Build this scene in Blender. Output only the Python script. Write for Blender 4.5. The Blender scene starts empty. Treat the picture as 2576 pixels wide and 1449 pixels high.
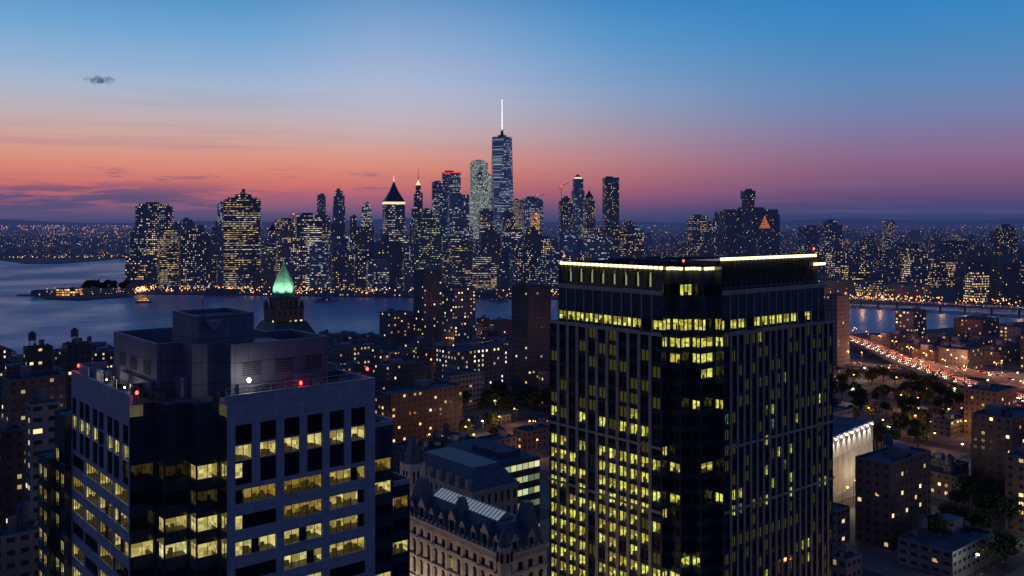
import bpy, math, random
from mathutils import Vector, Matrix
random.seed(11)
R=random.random; U=random.uniform
# ---- image pixel coordinates at an assumed depth -> world metres
F=2323.0; EYE=125.0; GZ=15.0
def X(px,d): return (px-1288)/F*d
def Z(py,d): return EYE-(py-557)/F*d
def srgb(r,g,b):
    f=lambda c:(c/255/12.92) if c/255<=.04045 else ((c/255+.055)/1.055)**2.4
    return (f(r),f(g),f(b),1)
scene=bpy.context.scene
COL=scene.collection
scene.view_settings.view_transform='Standard'; scene.view_settings.look='None'; scene.view_settings.exposure=0

# ================= node helpers
class NT:
    def __init__(s,nt): s.nt=nt; nt.nodes.clear()
    def n(s,t,**k):
        x=s.nt.nodes.new(t)
        for a,b in k.items(): setattr(x,a,b)
        return x
    def put(s,sock,v):
        if hasattr(v,'is_linked') : s.nt.links.new(v,sock)
        else: sock.default_value=v
    def m(s,op,a,b=None,c=None):
        x=s.n('ShaderNodeMath',operation=op)
        s.put(x.inputs[0],a)
        if b is not None: s.put(x.inputs[1],b)
        if c is not None: s.put(x.inputs[2],c)
        return x.outputs[0]
    def sm(s,v,a,b,o0=0.0,o1=1.0):
        x=s.n('ShaderNodeMapRange',interpolation_type='SMOOTHSTEP')
        s.put(x.inputs[0],v); x.inputs[1].default_value=a; x.inputs[2].default_value=b
        x.inputs[3].default_value=o0; x.inputs[4].default_value=o1
        return x.outputs[0]
    def mix(s,f,a,b,bt='MIX'):
        x=s.n('ShaderNodeMix',data_type='RGBA',blend_type=bt)
        s.put(x.inputs[0],f); s.put(x.inputs[6],a); s.put(x.inputs[7],b)
        return x.outputs[2]
    def comb(s,x,y,z):
        c=s.n('ShaderNodeCombineXYZ'); s.put(c.inputs[0],x); s.put(c.inputs[1],y); s.put(c.inputs[2],z); return c.outputs[0]
    def sep(s,v):
        c=s.n('ShaderNodeSeparateXYZ'); s.put(c.inputs[0],v); return c.outputs
    def noise(s,vec,scale,detail=3,rough=.5):
        x=s.n('ShaderNodeTexNoise'); s.put(x.inputs['Vector'],vec); x.inputs['Scale'].default_value=scale
        x.inputs['Detail'].default_value=detail; x.inputs['Roughness'].default_value=rough
        return x.outputs['Fac']
    def wn(s,vec):
        x=s.n('ShaderNodeTexWhiteNoise',noise_dimensions='3D'); s.put(x.inputs['Vector'],vec); return x.outputs
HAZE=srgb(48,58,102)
def finish(N,sh,haze=True):  # aerial haze is painted in: blue emission that grows with world Y
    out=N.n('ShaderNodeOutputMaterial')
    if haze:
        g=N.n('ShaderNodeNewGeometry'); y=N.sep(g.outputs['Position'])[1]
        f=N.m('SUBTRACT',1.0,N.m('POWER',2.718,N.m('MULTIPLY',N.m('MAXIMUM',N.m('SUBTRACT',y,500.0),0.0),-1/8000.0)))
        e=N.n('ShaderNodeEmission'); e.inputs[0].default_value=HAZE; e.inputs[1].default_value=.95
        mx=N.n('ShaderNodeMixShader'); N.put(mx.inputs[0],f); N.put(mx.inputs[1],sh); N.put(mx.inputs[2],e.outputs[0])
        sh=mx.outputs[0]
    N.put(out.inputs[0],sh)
def mat(name): 
    m=bpy.data.materials.new(name); m.use_nodes=True; N=NT(m.node_tree)
    m.cycles.emission_sampling='NONE'
    return m,N
def pbr(N,base,rough=.7,metal=0.0,em=None,es=0.0,spec=None):
    p=N.n('ShaderNodeBsdfPrincipled'); N.put(p.inputs['Base Color'],base); N.put(p.inputs['Roughness'],rough)
    p.inputs['Metallic'].default_value=metal
    if em is not None: N.put(p.inputs['Emission Color'],em); N.put(p.inputs['Emission Strength'],es)
    if spec is not None: p.inputs['Specular IOR Level'].default_value=spec
    return p
def rough_mat(name,col,rough=.8,var=.35,scale=.3,metal=0.0,haze=True,bump=0.0):
    m,N=mat(name); tc=N.n('ShaderNodeTexCoord'); 
    nz=N.noise(tc.outputs['Object'],scale,5,.6)
    nz2=N.noise(tc.outputs['Object'],scale*9,3,.6)
    k=N.m('ADD',N.m('MULTIPLY',nz,.7),N.m('MULTIPLY',nz2,.3))
    f=N.sm(k,.3,.7)
    a=tuple(c*(1-var) for c in col[:3])+(1,); b=tuple(min(1,c*(1+var)) for c in col[:3])+(1,)
    p=pbr(N,N.mix(f,a,b),rough,metal)
    if bump:
        bp=N.n('ShaderNodeBump'); bp.inputs['Strength'].default_value=bump; N.put(bp.inputs['Height'],nz2); N.put(p.inputs['Normal'],bp.outputs[0])
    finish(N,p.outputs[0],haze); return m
def emit(name,col,s,sample=False):
    m,N=mat(name); e=N.n('ShaderNodeEmission'); e.inputs[0].default_value=col; e.inputs[1].default_value=s
    finish(N,e.outputs[0],False)
    if sample: m.cycles.emission_sampling='AUTO'
    return m
def facade_mat(name,wall,glass,lit,win=(.2,.8,.25,.8),c1=(1,.75,.35,1),c2=(1,.9,.65,1),es=2.0,group=8,fl=.7,gr=.15,vstripe=0.0):
    """UV are in window-bay / storey units; each cell is one window that may be lit"""
    m,N=mat(name); uv=N.n('ShaderNodeUVMap'); u,v,_=N.sep(uv.outputs[0]); oi=N.n('ShaderNodeObjectInfo'); orr=oi.outputs['Random']
    fu=N.m('FRACT',u); fv=N.m('FRACT',v); cu=N.m('FLOOR',u); cv=N.m('FLOOR',v)
    a=N.m('MULTIPLY',N.m('GREATER_THAN',fu,win[0]),N.m('LESS_THAN',fu,win[1]))
    b=N.m('MULTIPLY',N.m('GREATER_THAN',fv,win[2]),N.m('LESS_THAN',fv,win[3]))
    mask=N.m('MULTIPLY',a,b)
    w=N.wn(N.comb(cu,cv,0.0)); r1=w[0]; rc=N.sep(w[1])
    g=N.wn(N.comb(N.m('FLOOR',N.m('DIVIDE',u,float(group))),cv,7.0))[0]
    g2=N.noise(N.comb(N.m('MULTIPLY',u,.07),N.m('MULTIPLY',v,.05),3.0),1.0,1)
    p=N.m('MULTIPLY',N.m('ADD',1-fl,N.m('MULTIPLY',N.m('POWER',g,1.6),fl*2.4)),lit)
    p=N.m('MULTIPLY',p,N.sm(g2,.3,.65,.3,1.5))
    r2=N.m('FRACT',N.m('MULTIPLY',orr,37.3))
    p=N.m('MULTIPLY',p,N.m('ADD',.5,N.m('MULTIPLY',r2,.95)))
    on=N.m('LESS_THAN',r1,p)
    br=N.m('ADD',.2,N.m('POWER',rc[1],2.2))
    k=N.m('MULTIPLY',N.m('MULTIPLY',N.m('MULTIPLY',on,mask),br),es)
    ec=N.mix(rc[2],c1,c2)
    tc=N.n('ShaderNodeTexCoord'); nz=N.noise(tc.outputs['Object'],.06,4)
    wl=N.mix(N.sm(nz,.3,.7),tuple(c*.75 for c in wall[:3])+(1,),tuple(min(1,c*1.2) for c in wall[:3])+(1,))
    kk=N.m('ADD',.55,N.m('MULTIPLY',orr,.9)); wl=N.mix(1.0,wl,N.comb(kk,kk,N.m('ADD',.6,N.m('MULTIPLY',orr,.75))),'MULTIPLY')
    if vstripe:
        st=N.m('MULTIPLY',N.m('GREATER_THAN',fu,.8),vstripe); wl=N.mix(st,wl,(.5,.5,.55,1))
    base=N.mix(mask,wl,glass); ro=N.m('ADD',.8,N.m('MULTIPLY',mask,gr-.8))
    sh=pbr(N,base,ro,0,ec,k)
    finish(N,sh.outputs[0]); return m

# ================= mesh builder
class MB:
    def __init__(s): s.v=[];s.f=[];s.uv=[];s.m=[]; s.xf=Matrix.Identity(4); s.sm=[]
    def face(s,pts,m=0,uv=None,smooth=False):
        i=len(s.v); s.v+=[tuple(s.xf@Vector(p)) for p in pts]; s.f.append(tuple(range(i,i+len(pts)))); s.m.append(m)
        s.uv+= uv if uv else [(p[0]*.2,p[1]*.2) for p in pts]; s.sm.append(smooth)
    def box(s,x0,x1,y0,y1,z0,z1,m=0,bottom=True):
        a=[(x0,y0,z0),(x1,y0,z0),(x1,y1,z0),(x0,y1,z0)]; b=[(p[0],p[1],z1) for p in a]
        for i in range(4):
            j=(i+1)%4; s.face([a[i],a[j],b[j],b[i]],m)
        s.face(b,m)
        if bottom: s.face(a[::-1],m)
    def prism(s,poly,z0,z1,cell=(4,4),mw=0,mr=1,top=None,cap=True,u0=None):
        top=top or poly; n=len(poly); uu=random.randint(0,900) if u0 is None else u0
        nv=max(1,round((z1-z0)/cell[1])); v0=random.randint(0,50)
        for i in range(n):
            j=(i+1)%n; p,q=poly[i],poly[j]; L=math.hypot(q[0]-p[0],q[1]-p[1])
            nu=max(1,round(L/cell[0]))
            s.face([(p[0],p[1],z0),(q[0],q[1],z0),(top[j][0],top[j][1],z1),(top[i][0],top[i][1],z1)],mw,
                   [(uu,v0),(uu+nu,v0),(uu+nu,v0+nv),(uu,v0+nv)]); uu+=nu+3
        if cap: s.face([(p[0],p[1],z1) for p in top],mr)
    def cone(s,x,y,z0,z1,r0,r1,n=12,m=0,smooth=True,cap=True):
        A=[(x+r0*math.cos(2*math.pi*i/n),y+r0*math.sin(2*math.pi*i/n),z0) for i in range(n)]
        B=[(x+r1*math.cos(2*math.pi*i/n),y+r1*math.sin(2*math.pi*i/n),z1) for i in range(n)]
        for i in range(n):
            j=(i+1)%n
            if r1<1e-4: s.face([A[i],A[j],(x,y,z1)],m,smooth=smooth)
            else: s.face([A[i],A[j],B[j],B[i]],m,smooth=smooth)
        if cap and r1>1e-4: s.face(B,m)
    def beam(s,p,q,t,m=0):
        p=Vector(p);q=Vector(q);d=(q-p).normalized(); a=d.cross(Vector((0,0,1)))
        if a.length<.01: a=Vector((1,0,0))
        a=a.normalized()*t/2; b=d.cross(a).normalized()*t/2
        A=[p+a+b,p-a+b,p-a-b,p+a-b]; B=[x+q-p for x in A]
        for i in range(4):
            j=(i+1)%4; s.face([A[i],A[j],B[j],B[i]],m)
        s.face(B,m); s.face(A[::-1],m)
    def mesh(s,name,mats):
        me=bpy.data.meshes.new(name); me.from_pydata(s.v,[],s.f)
        for x in mats: me.materials.append(x)
        me.polygons.foreach_set('material_index',s.m); me.polygons.foreach_set('use_smooth',s.sm)
        l=me.uv_layers.new(name='UVMap'); l.data.foreach_set('uv',[c for p in s.uv for c in p]); me.update(); return me
    def obj(s,name,mats,loc=(0,0,0),rot=0,parent=None): return put(name,s.mesh(name,mats),loc,rot,parent)
def put(name,me,loc=(0,0,0),rot=0,parent=None,scale=1):
    o=bpy.data.objects.new(name,me); o.location=loc; o.rotation_euler=(0,0,rot)
    if scale!=1: o.scale=(scale,)*3
    COL.objects.link(o)
    if parent: o.parent=parent
    return o
def tag(o,label,cat,group=None):
    o['label']=label; o['category']=cat
    if group: o['group']=group
    return o
def struct(o): o['kind']='structure'; return o
def stuff(o,label=None,cat=None):
    o['kind']='stuff'
    if label: o['label']=label; o['category']=cat
    return o
def rect(w,d,r,cx=0,cy=0):
    c,s=math.cos(r),math.sin(r)
    return [(cx+x*c-y*s,cy+x*s+y*c) for x,y in ((-w/2,-d/2),(w/2,-d/2),(w/2,d/2),(-w/2,d/2))]

# ================= materials
WARM1=(1,.56,.18,1); WARM2=(1,.82,.45,1); COOL=(.8,.92,1,1); GLS=(.03,.045,.075,1)
FM={}
FM['dots']=facade_mat('dark_tower_facade',(.13,.16,.23,1),GLS,.42,(.2,.8,.34,.74),WARM1,WARM2,1.7,9,.75)
FM['gold']=facade_mat('gold_lit_office_facade',(.14,.15,.18,1),GLS,.75,(.04,.96,.42,.70),(1,.64,.24,1),(1,.84,.48,1),1.15,16,.85)
FM['white']=facade_mat('white_lit_office_facade',(.17,.20,.28,1),GLS,.56,(.08,.92,.38,.74),(1,.78,.42,1),(.9,.95,1,1),1.25,14,.85)
FM['blue']=facade_mat('blue_glass_facade',(.15,.25,.40,1),(.07,.13,.24,1),.28,(.04,.96,.34,.76),(1,.82,.45,1),(.75,.9,1,1),.95,12,.85,gr=.1)
FM['green']=facade_mat('green_glass_facade',(.09,.17,.20,1),(.03,.08,.09,1),.4,(.15,.85,.38,.74),(.7,1,.6,1),(1,.8,.4,1),1.0,8,.8)
FM['bright']=facade_mat('bright_construction_facade',(.34,.44,.42,1),(.2,.28,.26,1),1.5,(.1,.9,.3,.8),(.8,1,.75,1),(1,1,.8,1),1.0,5,.4)
FM['stripe']=facade_mat('striped_stone_facade',(.22,.26,.36,1),GLS,.24,(.25,.7,.1,.9),WARM2,COOL,1.1,8,vstripe=.5)
FM['resi']=facade_mat('residential_facade',(.13,.15,.20,1),GLS,.22,(.28,.72,.34,.76),WARM1,WARM2,2.0,3,.3)
FM['brick']=facade_mat('brick_facade',(.17,.12,.12,1),GLS,.17,(.3,.7,.35,.75),WARM1,WARM2,1.8,3,.3)
FM['dark']=facade_mat('unlit_masonry_facade',(.11,.115,.15,1),GLS,.10,(.3,.7,.35,.75),WARM1,WARM2,1.7,3,.3)
FM['grey']=facade_mat('grey_render_facade',(.20,.22,.28,1),GLS,.14,(.2,.8,.35,.75),WARM1,WARM2,1.3,4,.4)
FM['stone']=facade_mat('pale_stone_facade',(.30,.29,.31,1),GLS,.28,(.32,.68,.3,.75),WARM2,(1,.95,.8,1),1.6,3,.2)
FM['wtc']=facade_mat('tall_glass_tower_facade',(.30,.44,.64,1),(.18,.30,.50,1),.9,(.03,.97,.35,.75),(.8,.95,1,1),(1,.97,.8,1),.7,30,.95,gr=.08)
FM['orange']=facade_mat('orange_worklight_facade',(.12,.1,.09,1),(.05,.03,.02,1),1.5,(.1,.9,.2,.8),(1,.4,.08,1),(1,.6,.2,1),2.0,4,.3)
FM['far']=facade_mat('far_city_facade',(.09,.09,.13,1),GLS,.10,(.25,.75,.3,.8),WARM1,WARM2,2.4,2,.3)
ROOF=rough_mat('tar_roof',(.10,.12,.17),.9,.45,.15)
STONE=rough_mat('ornate_stone',(.40,.37,.35),.8,.25,.5,haze=False,bump=.3)
SLATE=rough_mat('blue_slate_roof',(.09,.13,.20),.5,.35,.6,haze=False)
COPPER=rough_mat('green_copper',(.22,.52,.36),.6,.3,.4,haze=False)
METAL=rough_mat('painted_metal',(.12,.12,.13),.45,.2,1,metal=.6,haze=False)
DARKM=rough_mat('dark_plant',(.06,.06,.07),.7,.3,1,haze=False)
SPIREM=emit('lit_mast',(.9,.96,1,1),1.5)
REDL=emit('red_beacon_glow',(1,.03,.02,1),14)
REDD=emit('red_edge_glow',(1,.05,.03,1),.9)
WLAMP=emit('white_lamp_glow',(1,.97,.85,1),16)
OLAMP=emit('sodium_lamp_glow',(1,.42,.1,1),9)
GLOWG=emit('green_crown_light',(.05,.7,.28,1),.4)
GLOWW=emit('warm_crown_light',(1,.85,.45,1),1.0)

# ================= WORLD (dusk sky)
w=bpy.data.worlds.new('World'); scene.world=w; w.use_nodes=True; N=NT(w.node_tree)
tc=N.n('ShaderNodeTexCoord'); dx,dy,dz=N.sep(tc.outputs['Generated'])
t=N.m('MULTIPLY',N.m('ADD',dz,.02),1/.62)
def ramp(stops):
    r=N.n('ShaderNodeValToRGB'); r.color_ramp.interpolation='LINEAR'
    el=r.color_ramp.elements
    while len(el)>1: el.remove(el[0])
    first=True
    for z,c in stops:
        p=(z+.02)/.62
        e=el[0] if first else el.new(p)
        e.position=p; e.color=srgb(*c); first=False
    N.put(r.inputs[0],t); return r.outputs[0]
warm=ramp([(-.02,(52,62,102)),(.0,(66,72,114)),(.008,(98,82,120)),(.017,(140,90,118)),(.027,(180,100,114)),(.04,(207,117,110)),(.055,(217,136,119)),(.07,(216,153,137)),(.088,(204,166,160)),(.108,(190,175,182)),(.13,(171,182,203)),(.155,(147,178,212)),(.192,(112,164,210)),(.233,(78,145,198)),(.32,(46,108,170)),(.6,(22,60,120))])
cool=ramp([(-.02,(40,54,96)),(.0,(48,64,110)),(.01,(60,68,114)),(.02,(84,74,118)),(.033,(110,82,122)),(.05,(132,94,128)),(.068,(137,106,142)),(.088,(128,118,158)),(.11,(114,130,172)),(.14,(96,136,184)),(.175,(74,136,190)),(.21,(56,132,194)),(.233,(48,126,190)),(.32,(32,94,162)),(.6,(18,54,114))])
az=N.m('ARCTAN2',dx,dy)
sky=N.mix(N.sm(az,-.2,.4),warm,cool)
g1=N.m('MULTIPLY',N.m('MULTIPLY',N.sm(az,-.30,-.12),N.sm(az,.14,-.13)),N.m('MULTIPLY',N.sm(dz,.06,.13),N.sm(dz,.32,.12)))
sky=N.mix(N.m('MULTIPLY',g1,.3),sky,srgb(206,190,212))
ly=N.noise(N.comb(N.m('MULTIPLY',dx,1.6),N.m('MULTIPLY',dy,1.6),N.m('MULTIPLY',dz,42.0)),1.3,5,.6)
sky=N.mix(N.m('MULTIPLY',N.sm(ly,.48,.72),N.m('MULTIPLY',N.sm(dz,.2,.06),.3)),sky,srgb(134,110,150))
cl=N.noise(N.comb(N.m('MULTIPLY',dx,9.0),N.m('MULTIPLY',dy,9.0),N.m('MULTIPLY',dz,85.0)),1.0,7,.62)
cm=N.m('MULTIPLY',N.sm(cl,.42,.55),N.m('MULTIPLY',N.sm(dz,.002,.012),N.sm(dz,.048,.024)))
cm=N.m('MULTIPLY',cm,N.sm(az,-.16,-.4))
sky=N.mix(N.m('MULTIPLY',cm,.85),sky,srgb(76,78,120))
cl2=N.noise(N.comb(N.m('MULTIPLY',dx,16.0),N.m('MULTIPLY',dy,16.0),N.m('MULTIPLY',dz,120.0)),1.0,6,.6)
cm2=N.m('MULTIPLY',N.sm(cl2,.54,.66),N.m('MULTIPLY',N.sm(dz,.02,.032),N.sm(dz,.06,.045)))
sky=N.mix(N.m('MULTIPLY',N.m('MULTIPLY',cm2,N.sm(az,.05,-.2)),.65),sky,srgb(118,92,126))
px_=N.m('DIVIDE',N.m('ADD',dx,.4030),.0115); pz_=N.m('DIVIDE',N.m('SUBTRACT',dz,.1385),.0036)
rr=N.m('ADD',N.m('MULTIPLY',px_,px_),N.m('MULTIPLY',pz_,pz_))
cn=N.noise(tc.outputs['Generated'],210.0,6,.65)
cc=N.sm(N.m('ADD',rr,N.m('MULTIPLY',N.m('SUBTRACT',cn,.5),5.5)),1.5,-.4)
sky=N.mix(N.m('MULTIPLY',cc,.9),sky,srgb(64,84,128))
back=N.mix(N.sm(dz,0,.7),srgb(58,66,100),srgb(30,50,96))
up=N.sm(dz,.26,.75)
sky=N.mix(up,sky,srgb(30,60,116))
sky=N.mix(N.sm(dy,.55,-.1),sky,back)
bg=N.n('ShaderNodeBackground'); N.put(bg.inputs[0],sky); bg.inputs[1].default_value=1.0
o=N.n('ShaderNodeOutputWorld'); N.put(o.inputs[0],bg.outputs[0])

# ================= CAMERA
cd=bpy.data.cameras.new('camera'); cam=bpy.data.objects.new('camera',cd); COL.objects.link(cam)
cam.location=(0,0,EYE); cam.rotation_euler=(math.pi/2,0,0)
cd.sensor_width=36; cd.lens=36*F/2576; cd.shift_y=-(724.5-557)/2576; cd.clip_end=120000; cd.clip_start=1
scene.camera=cam

# ================= water and land
m,N=mat('river_water'); tc=N.n('ShaderNodeTexCoord')
ob=tc.outputs['Object']; mp=N.n('ShaderNodeMapping'); N.put(mp.inputs[0],ob); mp.inputs['Scale'].default_value=(.03,.09,.05); mp.inputs['Rotation'].default_value=(0,0,.3)
n1=N.noise(mp.outputs[0],1.0,5,.6); big=N.noise(ob,.004,5,.6)
p=pbr(N,N.mix(N.sm(big,.3,.7),(.15,.30,.50,1),(.20,.38,.60,1)),N.sm(big,.35,.65,.26,.45)); p.inputs['IOR'].default_value=1.5
bp=N.n('ShaderNodeBump'); bp.inputs['Strength'].default_value=.3; bp.inputs['Distance'].default_value=1.0; N.put(bp.inputs['Height'],n1); N.put(p.inputs['Normal'],bp.outputs[0])
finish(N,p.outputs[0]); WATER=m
b=MB(); b.face([(-60000,-500,0),(60000,-500,0),(60000,90000,0),(-60000,90000,0)]); struct(b.obj('river_water',[WATER]))

LAND=rough_mat('city_ground',(.045,.045,.05),.9,.4,.01)
ASPH=rough_mat('asphalt',(.055,.055,.06),.85,.3,.05)
PAVE=rough_mat('pavement_concrete',(.16,.155,.15),.85,.25,.1)
def slab(name,pts,z,mt):
    b=MB(); b.prism(pts,-2,z,mw=0,mr=0); return struct(b.obj(name,[mt]))
def W(px,py): 
    d=290375/(py-557); return (X(px,d),d)
shore=[W(112,753),W(200,756),W(330,747),W(345,741),W(560,742),W(745,745),W(955,748),W(1290,752),W(1600,757),W(2140,764),W(2300,769),W(2576,779),W(3200,800)]
slab('ground',shore+[(9000,3000),(60000,90000),(-1500,60000),(-1500,4300),(-950,2600),(X(345,1760),1760),(X(322,1690),1690),(X(200,1640),1640),(X(112,1540),1540)],2.2,LAND)
slab('ground',[W(-600,662),W(0,654),W(60,664),W(150,664),W(240,657),W(318,650),(-1250,3300),(-1300,4400),(-1200,60000),(-60000,90000),(-20000,4000)],1.8,LAND)
edge=[(-900,600),(-460,740),(-330,800),(-150,880),(120,905),(300,900),(380,915),(570,1020),(900,1180)]
b=MB(); b.face([(x,y,GZ) for x,y in [(-900,-300),(900,-300)]+edge[::-1]],0)
for i in range(len(edge)-1):
    (x0,y0),(x1,y1)=edge[i],edge[i+1]
    b.face([(x0,y0,GZ),(x1,y1,GZ),(x1+10,y1+50,-1),(x0-10,y0+50,-1)],0)
struct(b.obj('ground',[ASPH]))
b=MB(); HILL=rough_mat('distant_hills',(.04,.05,.07),.95,.3,.0005)
xs=[-22000+i*900 for i in range(50)]
hs=[120+60*math.sin(i*.37)+45*math.sin(i*.91+1)+25*R() for i in range(50)]
for i in range(49):
    b.face([(xs[i],27000,0),(xs[i+1],27000,0),(xs[i+1],27600,hs[i+1]),(xs[i],27600,hs[i])])
    b.face([(xs[i],27600,hs[i]),(xs[i+1],27600,hs[i+1]),(xs[i+1],30000,0),(xs[i],30000,0)])
struct(b.obj('hills',[HILL]))

# ================= Manhattan towers
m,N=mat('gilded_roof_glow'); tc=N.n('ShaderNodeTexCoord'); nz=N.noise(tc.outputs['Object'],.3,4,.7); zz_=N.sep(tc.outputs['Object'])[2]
e=N.n('ShaderNodeEmission'); e.inputs[0].default_value=(1,.28,.06,1); N.put(e.inputs[1],N.m('MULTIPLY',N.sm(nz,.35,.65,.2,.9),N.m('ADD',.35,N.m('MULTIPLY',.65,N.m('GREATER_THAN',N.m('FRACT',N.m('DIVIDE',zz_,5.0)),.35))))); finish(N,e.outputs[0]); GILD=m  # floodlighting on the pyramid roof is painted as banded, noisy emission
def tower(name,label,tiers,d,mt,rot=.15,k=.8,cell=(3.2,3.9),pyr=None,spire=None,z0=2.2,cat='skyscraper',crown=None,box=None,group=None):
    px0,px1,_=tiers[0]; bx=X((px0+px1)/2,d); b=MB(); z=0; wk=math.cos(abs(rot))+k*math.sin(abs(rot))
    for (a,c,y) in tiers:
        w=(c-a)/F*d/wk; cx=X((a+c)/2,d)-bx; zt=Z(y,d)-z0
        P=rect(w,w*k,rot,cx,0)
        b.prism(P,z,zt,cell); z=zt
    wtop=w
    q=rect(wtop*.45,wtop*k*.45,rot,cx+wtop*U(-.12,.12),0)
    if not pyr: b.prism(q,zt,zt+U(3,6),mw=1,mr=1)
    o=b.obj(name,[FM[mt],ROOF],(bx,d,z0)); tag(o,label,cat,group)
    if pyr:
        yp,pm=pyr; c=MB(); P=rect(wtop*1.0,wtop*k,rot,cx,0); T=rect(.6,.6,rot,cx,0)
        zp=Z(yp,d)-z0
        mid=rect(wtop*.42,wtop*k*.42,rot,cx,0); zm=zt+(zp-zt)*.5
        c.prism(P,zt,zm,top=mid,cap=False,mw=0); c.prism(mid,zm,zp,top=T,mw=0,mr=0); c.obj('roof',[pm],parent=o); zt=zp
    if crown:
        y0,y1,cm_=crown; c=MB(); c.prism(rect(wtop*1.02,wtop*k*1.02,rot,cx,0),Z(y1,d)-z0,Z(y0,d)-z0,mw=0,mr=0,cap=False); c.obj('crown_light',[cm_],parent=o)
    if spire:
        ys,rr,sm_=spire; c=MB(); zs=Z(ys,d)-z0; c.cone(cx,0,zt-.5,zt+(zs-zt)*.5,rr,rr*.6,8); c.cone(cx,0,zt+(zs-zt)*.5,zs,rr*.6,rr*.2,8); c.obj('spire',[sm_],parent=o)
    return o
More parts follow.
